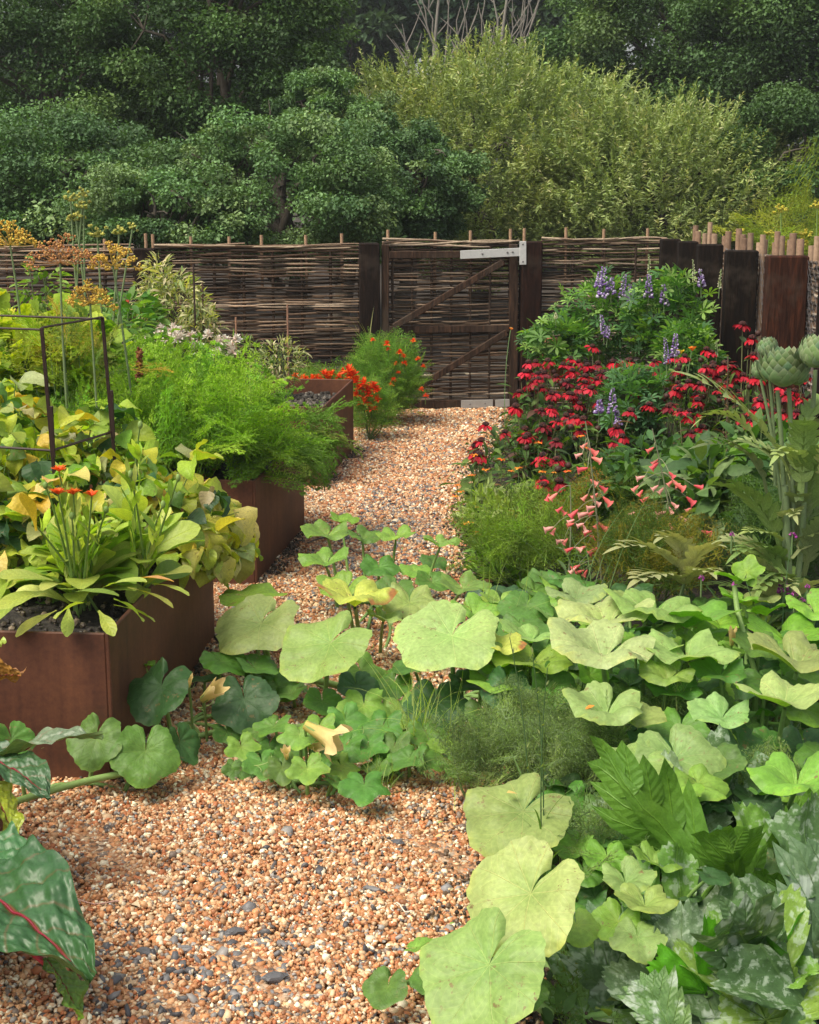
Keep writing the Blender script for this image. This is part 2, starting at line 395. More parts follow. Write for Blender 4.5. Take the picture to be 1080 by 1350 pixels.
def soil_mat(name, c0, c1, c2):
    N = NT(name); P = N.obj(); a = N.noise(18, 8, P, .75); b = N.noise(1.5, 4, P)
    v = N.n('ShaderNodeTexVoronoi'); v.inputs['Scale'].default_value = 60; N.l(P, v.inputs['Vector'])
    c = N.ramp(N.ma('ADD', N.ma('MULTIPLY', a, .7), N.ma('MULTIPLY', v.outputs[0], .4)), [(.3, c0), (.55, c1), (.8, c2)])
    c = N.mix(b, c, N.mix(1., c, (.7, .7, .7), 'MULTIPLY'))
    N.l(c, N.b.inputs['Base Color']); N.b.inputs['Roughness'].default_value = .95; N.bump(a, .9, .03); return N.m
M_soil = soil_mat('soil', (.012, .009, .007), (.035, .025, .018), (.09, .065, .045))
M_mulch = soil_mat('compost', (.010, .008, .006), (.028, .022, .018), (.09, .075, .06))
def gravel_base():
    N = NT('gravel_base'); P = N.obj(); v = N.n('ShaderNodeTexVoronoi'); v.inputs['Scale'].default_value = 75; N.l(P, v.inputs['Vector'])
    s = N.n('ShaderNodeSeparateColor'); N.l(v.outputs['Color'], s.inputs[0])
    c = N.ramp(s.outputs[0], [(0, (.1, .07, .05)), (.35, (.32, .15, .07)), (.7, (.42, .24, .13)), (1, (.5, .4, .3))])
    d = N.ma('SUBTRACT', 1., N.ma('MULTIPLY', v.outputs['Distance'], 1.), clamp=True)
    N.l(c, N.b.inputs['Base Color']); N.b.inputs['Roughness'].default_value = .8; N.bump(d, 1., .008); return N.m
M_gravel = gravel_base()
# ------------------------------------------------------------------ ground and path
def sheet(name, pts, z, mat, kind='structure', nx=2):
    mb = MB(); v = np.array([[x, y, z] for x, y in pts]); mb.add(v, [list(range(len(v)))], (.2, .2, .2))
    return solo(mb, name, mat, (0, 0, z), kind=kind, smooth=False)
sheet('ground', [(-900, -30), (900, -30), (900, 1500), (-900, 1500)], 0.0, M_soil)
EDGE = [(2.0, .28), (2.9, .20), (3.1, .13), (3.6, .24), (4.0, .22), (4.6, .24), (5.2, .24), (5.9, .22), (6.8, .22), (8.0, .33), (9.0, .45), (10.0, .62), (10.95, .80)]
def edge_x(y): return np.interp(y, [a for a, b in EDGE], [b for a, b in EDGE])
pp = [(-3.5, 1.6)]+[(b, a) for a, b in EDGE]+[(-3.5, 10.4)]
sheet('path', pp, .004, M_gravel)
BEDS = [((-1.00, 3.50), 4.6, 1.25, -1.45), ((-.811, 3.925), 4.4, 1.36, 0), ((-.624, 6.023), 6.6, 1.06, 0), ((-.458, 8.02), 6.0, 1.12, 0)]
BW = 1.25; BH = .44
def bed_frame(i):
    (x, y), a, L, sh = BEDS[i]; a = radians(a); u = np.array([sin(a), cos(a)]); l = np.array([-cos(a), sin(a)])
    p = np.array([x, y], float)
    if sh: p = p-u*L; 
    return p, u, l, L
def in_bed(x, y):
    r = np.zeros_like(x, bool)
    for i in range(4):
        p, u, l, L = bed_frame(i); dx = x-p[0]; dy = y-p[1]
        a = dx*u[0]+dy*u[1]; b = dx*l[0]+dy*l[1]; r |= (a > .0) & (a < L) & (b > .0) & (b < BW)
    return r
def pebbles(name, regs, pal, wts, flat, kind='stuff', edge=True, sc_s=.28):
    mb = MB()
    for (x0, x1, y0, y1, sp, size) in regs:
        n = int((x1-x0)*(y1-y0)/sp**2); x = R.uniform(x0, x1, n); y = R.uniform(y0, y1, n)
        k = ~in_bed(x, y)
        if edge: k &= x < edge_x(y)+R.normal(0, .035, n)
        x, y = x[k], y[k]; n = len(x)
        if not n: continue
        s = size*np.exp(R.normal(0, sc_s, n)); 
        z = .008*np.sin(x*7+1)*np.sin(y*5)+.006*np.sin(x*23+y*17)+R.uniform(-.002, .007, n)+.008
        M = np.zeros((n, 3, 3)); q = R.normal(size=(n, 4)); q[:, 1:3] *= .45; q /= np.linalg.norm(q, axis=1)[:, None]
        w_, a, b, c = q.T
        M[:, 0, 0] = 1-2*(b*b+c*c); M[:, 0, 1] = 2*(a*b-c*w_); M[:, 0, 2] = 2*(a*c+b*w_)
        M[:, 1, 0] = 2*(a*b+c*w_); M[:, 1, 1] = 1-2*(a*a+c*c); M[:, 1, 2] = 2*(b*c-a*w_)
        M[:, 2, 0] = 2*(a*c-b*w_); M[:, 2, 1] = 2*(b*c+a*w_); M[:, 2, 2] = 1-2*(a*a+b*b)
        D = np.stack([s*R.uniform(.8, 1.35, n), s*R.uniform(.6, 1., n), s*R.uniform(*flat, n)], 1)
        M = M*D[:, None, :]
        c = mixc(pal, n, wts, .18)
        t = R.integers(0, 6, n)
        for j in range(6):
            m = t == j; v, f, uv = ICO0; rr = np.random.default_rng(j)
            v2 = v*(1+rr.normal(0, .13, (len(v), 1)))
            if m.any(): mb.inst((v2, f, uv), M[m], np.stack([x, y, z], 1)[m], c[m])
    return solo(mb, name, M_stone, (0, 3, 0), kind=kind)
GP = [(.44, .20, .085), (.54, .30, .15), (.62, .43, .26), (.78, .68, .50), (.26, .11, .05), (.20, .15, .12), (.30, .28, .26), (.43, .15, .06), (.08, .07, .07)]
GW = [24, 22, 20, 12, 9, 6, 6, 10, 3]
pebbles('gravel', [(-1.25, .45, 2.65, 4.4, .0066, .0061), (-.95, .45, 4.4, 6.2, .0075, .0064), (-.85, .45, 6.2, 8.5, .0095, .0074), (-.85, .85, 8.5, 11.0, .0105, .0082), (-.85, -.2, 3.9, 4.9, .009, .0066), (-3.2, -.85, 5.2, 10.2, .05, .012)], GP, GW, (.45, .8))
SP = [(.10, .10, .11), (.17, .165, .17), (.06, .058, .065), (.25, .235, .225)]
mbS = pebbles('slate_chips', [(-.68, -.25, 2.72, 3.08, .03, .013), (-.6, .1, 2.7, 3.6, .1, .012), (-.55, .2, 3.3, 5, .13, .010), (-.35, .12, 5.6, 6.9, .024, .010), (-.25, .15, 6.7, 8.0, .017, .009), (-.2, .2, 5.0, 6.0, .05, .010), (-.5, .2, 5.0, 6.6, .06, .010), (-.3, .6, 8.2, 10.5, .06, .011)], SP, [4, 4, 2, 2], (.3, .5))
for i, (px, py, s) in enumerate([(362, 1288, .021), (245, 1252, .017), (310, 1228, .017), (490, 1172, .015), (524, 1110, .013), (525, 1252, .013), (190, 1255, .017), (372, 1244, .013)]):
    p = onz(px, py, .014); mb = MB(); v, f, uv = ICO1
    v2 = v*(1+.12*np.random.default_rng(i).normal(size=(len(v), 1)))*np.array([s*1.3, s*.75, s*.5])
    a = R.uniform(-.9, .3); M = np.array([[cos(a), -sin(a), 0], [sin(a), cos(a), 0], [0, 0, 1]])
    put(mb, (v2, f, uv), M, p, SP[i % 2])
    solo(mb, 'slate_stone', M_stone, p, ['largest dark slate stone lying on the gravel at the bottom', 'dark blue grey slate stone on gravel just left of the pale flake', 'small flat pale grey slate stone lying above the slate patch', 'small grey slate stone on gravel near the path\'s right side', 'small black slate stone on gravel below the small squash leaves', 'small slate stone on gravel left of the biggest pale squash leaf', 'flat dark slate stone at the upper left of the slate patch', 'small slate stone between the slate patch and the largest slate stone'][i], 'stone', 'larger slate stones on the gravel', smooth=False)
# dry stalks and chips lying on the gravel
for (a, b, r, c, lab, nm) in [((217, 1116), (270, 1106), .0018, (.6, .5, .38), 'thin pale dry twig lying across the middle of the gravel', 'twig'), ((238, 1128), (260, 1116), .0018, (.2, .15, .08), 'short curved brown twig just below the pale twig on gravel', 'twig'), ((72, 1186), (165, 1190), .0018, (.5, .3, .25), 'long thin pinkish dried stalk on gravel by the red veined leaf', 'dried_stalk'), ((520, 1192), (545, 1204), .0018, (.7, .62, .5), 'short white dry twig on gravel near the pale squash leaf', 'twig'),
                     ((405, 716), (482, 694), .004, (.1, .08, .07), 'dark bent stick lying on the gravel behind the first squash leaves', 'twig'), ((450, 722), (500, 730), .003, (.35, .27, .2), 'short pale brown stick on gravel among the first squash leaves', 'twig')]:
    A, B = onz(*a, .02), onz(*b, .02); mb = MB(); t = np.linspace(0, 1, 8)[:, None]
    P = A*(1-t)+B*t; P[:, 1] += .008*np.sin(t[:, 0]*7); P[:, 2] += .004*np.sin(t[:, 0]*9)
    tube(mb, P, r, 5, c); solo(mb, nm, M_stem, A, lab, 'twig', 'dry twigs and stalks on the gravel')
# dried leaf
mb = MB(); T = blade(.045, .02, 6, 2, ovate, .5, .8, .3, .1); put(mb, T, frame(40, -10), onz(172, 1192, .02), (.72, .58, .4)); solo(mb, 'dried_leaf', M_petal, onz(172, 1192, .02), 'small torn buff dried leaf on gravel at the end of pinkish stalk', 'leaf')

# ------------------------------------------------------------------ raised beds of weathered steel
bed_lab = ['rusty steel bed cut off by the left edge, under the red veined leaf', 'nearest large rusty steel raised bed holding pot marigold and yellowing beans', 'middle rusty steel raised bed filled with feathery carrot tops', 'farthest rusty steel raised bed holding only dark compost']
for i in range(4):
    p, u, l, L = bed_frame(i); a = math.atan2(-u[0], u[1]); tk = .012
    t = thing('raised_bed', bed_lab[i], 'raised bed', (*p, 0), 'weathered steel raised beds')
    def wall(c, ln, ang):
        mb = MB(); M = np.array([[cos(ang), -sin(ang), 0], [sin(ang), cos(ang), 0], [0, 0, 1]])
        h = BH+.03; box(mb, (c[0], c[1], h/2-.03), tk, ln, h, col=(.2, .1, .06), bev=.003, M=M)
        o = part(mb, 'side_panel', M_corten, t, False)
        # folded lip, just inside
        return o
    c = p+u*L/2; wall(c-l*(-tk/2), L, a)
    wall(c+l*(BW-tk/2), L, a)
    wall(p+l*BW/2+u*tk/2, BW-2*tk-.0, a+pi/2); wall(p+l*BW/2+u*(L-tk/2), BW-2*tk, a+pi/2)
    mb = MB(); n1, n2 = 26, 26; zz = BH-(.05 if i != 3 else .10)
    A_, B_ = np.meshgrid(np.linspace(.012, L-.012, n1), np.linspace(.012, BW-.012, n2), indexing='ij')
    V = np.stack([p[0]+u[0]*A_+l[0]*B_, p[1]+u[1]*A_+l[1]*B_, zz+.012*np.sin(A_*13+i)*np.sin(B_*11)+R.normal(0, .006, A_.shape)], 2)
    mb.add(V.reshape(-1, 3), grid_f(n1, n2), (.1, .08, .06)); part(mb, 'soil', M_mulch, t)
def bedpt(i, a, b, z=0): p, u, l, L = bed_frame(i); q = p+u*a+l*b; return np.array([q[0], q[1], z])
# crumbs of compost in the empty bed
mb = MB(); n = 1500; p, u, l, L = bed_frame(3)
A_ = R.uniform(.03, L-.03, n); B_ = R.uniform(.03, BW-.03, n)
P = np.stack([p[0]+u[0]*A_+l[0]*B_, p[1]+u[1]*A_+l[1]*B_, np.full(n, BH-.085)], 1)
mb.inst(ICO0, frames(R.uniform(0, 360, n), R.uniform(-40, 40, n), R.uniform(0, 360, n), R.uniform(.006, .02, n)), P, mixc([(.03, .025, .02), (.09, .075, .06), (.25, .22, .18)], n, [5, 4, 1]))
solo(mb, 'compost_crumbs', M_stone, (*p, BH), 'dark crumbly compost chips filling the farthest raised bed', 'compost', kind='stuff', smooth=False)

# ------------------------------------------------------------------ wattle fence
FY0, FYS = 10.80, .13
def fpt(px, py, off=0.):
    d = ray(px, py); t = (FY0+off)/(d[1]-FYS*d[0]); return np.array([0, 0, HCAM])+d*t
def wattle(mb, A, B, z0, z1, nr, amp, st, rad=.008, dens=1., cols=None):
    A = np.asarray(A, float); B = np.asarray(B, float); D = B-A; Ln = np.linalg.norm(D[:2]); u = D/Ln; nrml = np.array([-u[1], u[0], 0])
    ns = max(2, int(Ln/st)*4+1); s = np.linspace(0, Ln, ns)
    pal = np.array(cols or [(.020, .012, .007), (.05, .030, .019), (.105, .066, .042), (.20, .14, .095), (.34, .26, .19)])
    z = z0
    k = 0
    while z < z1:
        r = rad*R.uniform(.65, 1.25); z += r*R.uniform(1.35, 2.1)/dens; k += 1
        s0 = 0; tb = R.choice(len(pal), p=[.2, .27, .26, .18, .09])
        ph = (k % 2)*pi+R.normal(0, .15); dr = R.normal(0, .006); wv = R.uniform(.002, .007); p1, p2 = R.uniform(0, 6.28, 2)
        zz = z+dr*(s/Ln-.5)*2+wv*np.sin(s*2.6+p1)+.003*np.sin(s*9+p2)
        P = A[None]+u[None]*s[:, None]+nrml[None]*(amp*np.cos(pi*s/st+ph))[:, None]; P[:, 2] = zz+A[2]
        c = pal[tb]*np.exp(.35*np.sin(s*R.uniform(1, 4)+p2)+R.normal(0, .12, ns))[:, None]
        if R.random() < .35:      # a second rod takes over part way
            cut = int(ns*R.uniform(.2, .8)); 
            tube(mb, P[:cut+3], r*np.linspace(.7, 1, len(P[:cut+3])), 6, c[:cut+3], True)
            P2 = P[cut:]+np.array([0, 0, r*.6]); 
            if len(P2) > 2: tube(mb, P2, r*np.linspace(1, .75, len(P2)), 6, np.clip(c[cut:]*R.uniform(.6, 1.6), 0, .6), True)
        else: tube(mb, P, r*np.linspace(1, .75, ns) if k % 2 else r*np.linspace(.75, 1, ns), 6, c, True)
def stake(p, z0, z1, r, par, lean=0., c=(.05, .032, .022), name='stake'):
    mb = MB(); t = np.linspace(0, 1, 6)[:, None]; P = np.array(p)*np.ones((6, 1)); P[:, 2] = z0+(z1-z0)*t[:, 0]; P[:, 0] += lean*t[:, 0]
    tube(mb, P, r, 8, c, True); return part(mb, name, M_wattle, par)
def fence(pxs, ztop, lab, st=.2, stakes_px=(), gapc=1., off=0.):
    A = fpt(pxs[0], 530, off); B = fpt(pxs[1], 530, off); A[2] = B[2] = 0
    t = thing('wattle_fence', lab, 'fence', A, 'woven wattle fence panels at the back')
    mb = MB(); wattle(mb, A, B, .01, ztop, 0, .012, st, .0078)
    part(mb, 'woven_rods', M_wattle, t)
    Ln = np.linalg.norm(B-A); n = int(Ln/st)
    for k in range(n+1):
        P = A+(B-A)*(k+.0)/max(n, 1)
        stake(P, 0, ztop-.03, .011, t, 0)
    for px, py in stakes_px:
        P = fpt(px, 330, off+.014); stake((P[0], P[1], 0), ztop-.3, fpt(px, py, off)[2], .011, t, R.normal(0, .004), (.33, .21, .13), 'stake_top')
    # long loose top rods
    mb = MB(); s = np.linspace(0, 1, 28)
    for k in range(5):
        a, b = sorted(R.uniform(-.02, 1.02, 2)) if k > 2 else (0., 1.)
        if b-a < .3: b = min(1, a+.4)
        q = a+(b-a)*s; P = A[None]+(B-A)[None]*q[:, None]
        P[:, 1] += .02*np.cos(q*11+k); P[:, 2] = ztop+.004+.007*k*R.uniform(.4, 1.1)+.012*np.sin(q*R.uniform(3, 8)+k)
        tube(mb, P, .008*np.linspace(1, .6, 28), 6, np.array([(.34, .26, .18), (.25, .17, .12), (.4, .31, .22)][k % 3]), True)
    part(mb, 'top_rods', M_wattle, t); return t
fence((-170, 184), 1.14, 'woven wattle fence panel behind the orange dill heads', stakes_px=[(-60, 318), (8, 318), (76, 316), (137, 315)])
fence((211, 475), 1.155, 'woven wattle fence panel between the left sleeper post and gate', stakes_px=[(193, 308), (203, 309), (252, 312), (302, 312), (345, 310), (404, 310), (451, 308)])
fence((710, 872), 1.185, 'woven wattle fence panel right of gate behind the purple lupins', stakes_px=[(746, 300), (795, 302), (853, 301)])
def post(x, y, wd, dp, h, ang, lab, grp='dark timber sleeper posts', cc=(.014, .008, .006)):
    t = MB(); M = np.array([[cos(ang), -sin(ang), 0], [sin(ang), cos(ang), 0], [0, 0, 1]])
    box(t, (x, y, h/2-.05), wd, dp, h+.1, col=cc, bev=.008, M=M)
    return solo(t, 'sleeper_post', M_wood, (x, y, 0), lab, 'post', grp, smooth=False)
fa = math.atan(FYS)
P = fpt(197, 500, -.04); post(P[0], P[1], .145, .11, fpt(197, 327)[2], fa, 'dark timber post behind the cream variegated shrub')
P = fpt(487.5, 500, -.03); post(P[0], P[1], .14, .13, fpt(487, 320)[2], fa, 'dark timber post at the left side of the wattle gate')
P = fpt(697, 500, -.03); post(P[0], P[1], .145, .13, fpt(697, 318)[2], fa, 'dark timber gate post carrying the galvanised hinge', cc=(.022, .009, .006))
# gate
g = thing('wattle_gate', 'woven wattle gate in dark timber frame with two diagonal braces', 'gate', fpt(590, 541)*np.array([1, 1, 0]))
A = fpt(505, 530); B = fpt(682, 530); A[2] = B[2] = 0
mb = MB(); wattle(mb, A, B, .06, 1.15, 0, .010, .17, .0075, .86); part(mb, 'woven_rods', M_wattle, g)
for k in range(7):
    P = A+(B-A)*(k+.5)/7; stake((P[0], P[1], 0), .05, 1.16, .010, g)
for px, py in [(511, 303), (573, 306), (620, 304), (673, 302), (690, 301)]:
    P = fpt(px, 330, .016); stake((P[0], P[1], 0), .8, fpt(px, py)[2], .011, g, R.normal(0, .005), (.33, .21, .13), 'stake_top')
def bar(a, b, wd, dp, off, name, mat=M_wood, col=(.055, .033, .023), par=g, bev=.004):
    a = fpt(*a, off); b = fpt(*b, off); d = b-a; L = np.linalg.norm(d); u = d/L; n = nrm(np.cross(u, (0, 0, 1)) if abs(u[2]) < .9 else (FYS, -1, 0)); n = nrm(np.array([FYS, -1, 0])*np.sign(1)); v = np.cross(n, u); n = np.cross(u, v)
    mb = MB(); box(mb, (a+b)/2, L, wd, dp, col=col, bev=bev, M=np.stack([u, v, n], 1)); return part(mb, name, mat, par, False)
bar((508, 322), (508, 538), .05, .035, -.05, 'stile'); bar((677, 322), (677, 538), .06, .035, -.05, 'stile')
bar((513, 336), (672, 335), .05, .035, -.052, 'rail'); bar((513, 434.5), (671, 433), .05, .035, -.052, 'rail'); bar((513, 533), (671, 532), .06, .035, -.052, 'rail')
bar((519, 431), (664, 345), .045, .03, -.087, 'brace'); bar((556, 508), (668, 438), .045, .03, -.087, 'brace')
bar((607, 336), (690, 332), .058, .006, -.105, 'strap_hinge', M_galv, (.5, .5, .49), bev=.002)
bar((689.5, 318), (689.5, 349), .048, .008, -.108, 'hinge_plate', M_galv, (.52, .52, .51), bev=.002)
bar((608, 533), (650, 532), .058, .006, -.095, 'strap_hinge', M_galv, (.33, .32, .31), bev=.002)
bar((653, 532), (672, 531), .055, .007, -.096, 'strap_hinge', M_galv, (.33, .32, .31), bev=.002)
for q in [(636, 334.5), (669, 332.5), (676, 332), (689.5, 322), (689.5, 345), (620, 533), (640, 532)]:
    P = fpt(*q, -.112); mb = MB(); v, f, uv = ICO1; put(mb, (v*np.array([.007, .004, .007]), f, uv), np.eye(3), P, (.18, .17, .17)); part(mb, 'bolt', M_galv, g)
mb = MB(); s = np.linspace(0, 1, 30)
for k in range(5):
    Pk = A[None]*(1-s[:, None])+B[None]*s[:, None]; Pk[:, 2] = 1.165+.008*k+.014*np.sin(s*R.uniform(3, 7)+k*2); Pk[:, 1] += .018*np.sin(s*8+k)
    tube(mb, Pk, .009*np.linspace(1, .6, 30), 6, np.array([(.36, .28, .2), (.24, .17, .12)][k % 2]), True)
part(mb, 'top_rods', M_wattle, g)
# right side: posts stepping towards the viewer, wattle and chicken wire behind them
SF = [(884, 10.75, 315, .135), (907, 10.35, 318, .13), (936, 9.9, 322, .16), (978, 9.25, 330, .19), (1038, 8.5, 337, .225)]
plab = ['dark timber post where the back fence meets the side fence', 'dark timber post second from the fence corner', 'dark timber post between the leaning twigs and chicken wire', 'tall black timber post standing left of the artichoke heads', 'reddish brown timber post with grey worn patch behind the artichokes']
SP_ = []
for (px, y, pt, wd), lb in zip(SF, plab):
    p = aty(px, pt, y); SP_.append(p); post(p[0], y, wd, .1, p[2], 0, lb, cc=(.011, .007, .005) if px < 1000 else (.045, .016, .009))
SP_.append(aty(1110, 345, 7.7)); SP_.append(aty(1300, 345, 6.6))
post(SP_[5][0], 7.7, .2, .1, SP_[5][2], 0, 'dark timber post of the side fence just outside the right edge')
for k in range(6):
    A, B = SP_[k].copy(), SP_[k+1].copy(); zt = min(A[2], B[2])-.02; A[2] = B[2] = 0
    A[1] += .06; B[1] += .06; A[0] += .15 if k < 5 else .1; B[0] += .15
    t = thing('side_fence_panel', ['short wattle panel at the back fence corner', 'short wattle panel between second and third side posts', 'wattle panel left of the tall black post', 'wattle and wire panel between the black and reddish posts', 'wattle and wire panel right of the reddish post', 'wattle panel leaving the picture at the right edge'][k], 'fence', A, 'side fence panels along the right')
    mb = MB(); wattle(mb, A, B, .01, zt-.03, 0, .016, .16, .0105, 1., [(.04, .03, .022), (.09, .068, .052), (.18, .14, .11), (.3, .25, .2), (.42, .36, .3)]); part(mb, 'woven_rods', M_wattle, t)
    n = max(2, int(np.linalg.norm(B-A)/.085))
    for j in range(n):
        q = A+(B-A)*(j+.5)/n; q[:2] += R.normal(0, .012, 2)
        stake((q[0], q[1], 0), 0, zt+R.uniform(.05, .15), R.uniform(.014, .022), t, R.normal(0, .012), tuple(mixc([(.26, .165, .11), (.2, .125, .085), (.34, .23, .155)], 1)[0]))
    # chicken wire
    mb = MB(); D = B-A; Ln = np.linalg.norm(D); u = D/Ln; nr_ = np.array([-u[1], u[0], 0]); nr_ *= -1 if nr_[0] > 0 else 1
    cw = .042; ch = .036; top = zt+.01; seg = []
    for r_ in range(int(top/ch)):
        for c_ in range(int(Ln/cw)+1):
            s0 = c_*cw+(r_ % 2)*cw/2; z_ = r_*ch
            a = (s0, z_); b = (s0, z_+ch*.42); c1 = (s0-cw/2, z_+ch); c2 = (s0+cw/2, z_+ch); seg += [(a, b), (b, c1), (b, c2)]
    for a, b in seg:
        if max(a[0], b[0]) > Ln or min(a[0], b[0]) < 0: continue
        Pa = A+u*a[0]+nr_*(.05+.008*sin(a[0]*30+a[1]*9)); Pa[2] = a[1]; Pb = A+u*b[0]+nr_*(.05+.008*sin(b[0]*30+b[1]*9)); Pb[2] = b[1]
        tube(mb, [Pa, Pb], .0010, 3, (.24, .235, .25))
    part(mb, 'chicken_wire', M_wire, t)

# ------------------------------------------------------------------ trees beyond the fence
LQ = (np.array([[0, 0, 0], [.32, .5, .08], [0, 1, 0], [-.32, .5, .08]]), np.array([[0, 1, 2, 3]]), np.zeros((4, 2)))
NQ = (np.array([[0, 0, 0], [.14, .45, .05], [0, 1, 0], [-.14, .45, .05]]), np.array([[0, 1, 2, 3]]), np.zeros((4, 2)))
def limbs(mb, base, ctr, r, n, r0=.12, col=(.09, .075, .06)):
    base = np.asarray(base, float); top = ctr+np.array([0, 0, r[2]*.4])
    t = np.linspace(0, 1, 8)[:, None]; P = base*(1-t)+top*t; P[:, 0] += .15*np.sin(t[:, 0]*4)
    tube(mb, P, r0*np.linspace(1, .25, 8), 8, col)
    for k in range(n):
        a = R.uniform(.2, .9); s = base*(1-a)+top*a; d = R.normal(size=3); d[2] = abs(d[2])*.6; d = nrm(d)
        e = ctr+d*np.asarray(r)*.8; m = (s+e)/2+np.array([0, 0, .25])
        P = bez(s, m, e, 7); P[1:-1] += R.normal(0, .04, (5, 3)); tube(mb, P, r0*.4*np.linspace(1, .15, 7), 5, col)
        for j in range(3):
            q = P[R.integers(2, 6)]; e2 = q+nrm(R.normal(size=3))*np.mean(r)*.4; tube(mb, bez(q, (q+e2)/2+.05, e2, 4), r0*.12*np.linspace(1, .3, 4), 4, col)
def tree(px, py, rx, ry, d, n, leaf, cols, wts, lab, name='tree', cat='tree', cl=70, crs=.17, willow=False, depth=None, lo=.45, lim=10, sig=.5):
    c = aty(px, py, d); r = np.array([rx*pxm(d), (depth or rx*pxm(d)*.7), ry*pxm(d)])
    if not willow and d < 30: n = int(n*2.0); leaf *= .66
    t = thing(name, lab, 'tree', (c[0], d, 0)); mb = MB(); limbs(mb, (c[0], d, 0), c, r, lim); part(mb, 'trunk', M_bark, t)
    mb = MB(); rm = r.mean()
    if not willow:
        D = R.normal(size=(cl, 3)); D /= np.linalg.norm(D, axis=1)[:, None]; u = R.uniform(lo, 1, cl)**.6
        C = c+D*r*u[:, None]*(1+R.normal(0, .07, (cl, 1))); C[:, 2] = np.maximum(C[:, 2], .3); rc = rm*crs*R.uniform(.5, 1.6, cl); cc = mixc(cols, cl, wts, .16)
        k = R.choice(cl, n, p=rc**1.8/(rc**1.8).sum()); off = R.normal(size=(n, 3)); ol = np.linalg.norm(off, axis=1)[:, None]; off = off/ol*np.minimum(ol, 2.1)**.8
        P = C[k]+off*rc[k][:, None]*np.array([1, 1, .62])*.8
        dip = R.normal(15, 35, n); phi = np.degrees(np.arctan2(off[:, 0], -off[:, 1]))+R.normal(0, 60, n)
        mb.inst(LQ, frames(phi, dip, R.normal(0, 30, n), leaf*np.exp(R.normal(0, .22, n))), P, np.clip(cc[k]*np.exp(R.normal(0, sig*.5, (n, 1))), 0, .5))
    else:
        ns = n//22; D = R.normal(size=(ns, 3)); D /= np.linalg.norm(D, axis=1)[:, None]; D[:, 1] -= .25; u = R.uniform(lo, 1, ns)**.6
        lump = 1+.10*np.sin(D[:, 0]*7+1)*np.sin(D[:, 2]*6+px)+.07*np.sin(D[:, 0]*15)*np.cos(D[:, 2]*13)
        B0 = c+D*r*(u*lump)[:, None]; dirs = D*np.array([.8, .8, .25])+np.array([0, 0, .95])+R.normal(0, .3, (ns, 3)); dirs /= np.linalg.norm(dirs, axis=1)[:, None]
        sl_ = R.uniform(.15, .42, ns); sc = mixc(cols, ns, wts, .14)
        for j in range(22):
            f = (j+.5)/22; P = B0+dirs*(sl_*f)[:, None]; dz = np.degrees(np.arcsin(np.clip(dirs[:, 2], -1, 1))); ph = np.degrees(np.arctan2(dirs[:, 0], -dirs[:, 1]))
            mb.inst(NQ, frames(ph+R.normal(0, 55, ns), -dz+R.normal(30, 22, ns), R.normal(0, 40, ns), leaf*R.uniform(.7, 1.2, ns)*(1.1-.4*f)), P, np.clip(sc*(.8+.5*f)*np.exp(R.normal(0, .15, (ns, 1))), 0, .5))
    o = part(mb, 'crown', M_tree, t, False); return t
DK = [(.066, .132, .042), (.09, .17, .052), (.05, .10, .035), (.13, .215, .07)]
MD = [(.10, .19, .07), (.13, .23, .085), (.075, .148, .058), (.18, .275, .11)]
WL = [(.29, .37, .13), (.35, .43, .16), (.23, .31, .11), (.17, .235, .085)]
FR = [(.048, .095, .042), (.062, .115, .05), (.036, .075, .04)]
tree(60, 110, 190, 190, 19, 45000, .075, DK, [3, 3, 2, 1], 'dark green broadleaf tree filling the upper left corner', cl=220, crs=.12)
tree(290, 60, 165, 160, 18, 42000, .07, DK, [3, 2, 3, 1], 'tall dark tree with shaded hollow crown left of the pale willow', cl=190, crs=.12)
tree(70, 250, 170, 95, 14.5, 38000, .055, MD, [3, 2, 3, 1], 'low grey green bush just beyond the left end of the fence', 'bush', cl=190, crs=.13)
tree(370, 255, 180, 100, 14, 42000, .05, MD, [3, 3, 1, 2], 'mid green leafy bush rising just behind the left fence panel', 'bush', cl=230, crs=.11)
tree(520, 245, 110, 88, 15.5, 36000, .055, MD, [3, 1, 4, 1], 'rounded dark green bush in front of the willow above the gate', 'bush', cl=170, crs=.13)
tree(215, 290, 120, 62, 13.3, 20000, .05, MD, [2, 3, 1, 3], 'small lighter green bush just above the fence, with a leaning crown', 'bush', cl=90, crs=.15)
tree(440, 190, 85, 95, 16.5, 24000, .055, MD, [2, 3, 2, 1], 'mid green tree rising between the shaded dark tree and the willow', cl=110, crs=.14)
tree(630, 230, 245, 140, 18.5, 130000, .075, WL, [3, 2, 3, 2], 'large pale olive willow behind the gate', 'willow', willow=True, lo=.4)
tree(865, 268, 175, 115, 17.5, 90000, .075, WL, [3, 3, 2, 1], 'pale olive willow spreading right behind the side fence corner', 'willow', willow=True, lo=.4)
tree(900, 50, 170, 110, 24, 45000, .09, DK, [2, 4, 1, 2], 'big dark oak like tree above the right hand willow', cl=180, crs=.14)
tree(1070, 40, 160, 130, 22, 36000, .085, DK, [3, 2, 3, 0], 'very dark tree in the upper right corner', cl=150)
tree(1060, 240, 105, 120, 17, 32000, .06, DK, [2, 3, 2, 1], 'dark bush behind the yellow fennel at the right edge', 'bush', cl=70)
tree(760, 200, 300, 120, 27, 40000, .11, DK, [3, 2, 3, 1], 'dark tree mass standing in shade behind the willows', cl=140, crs=.15)
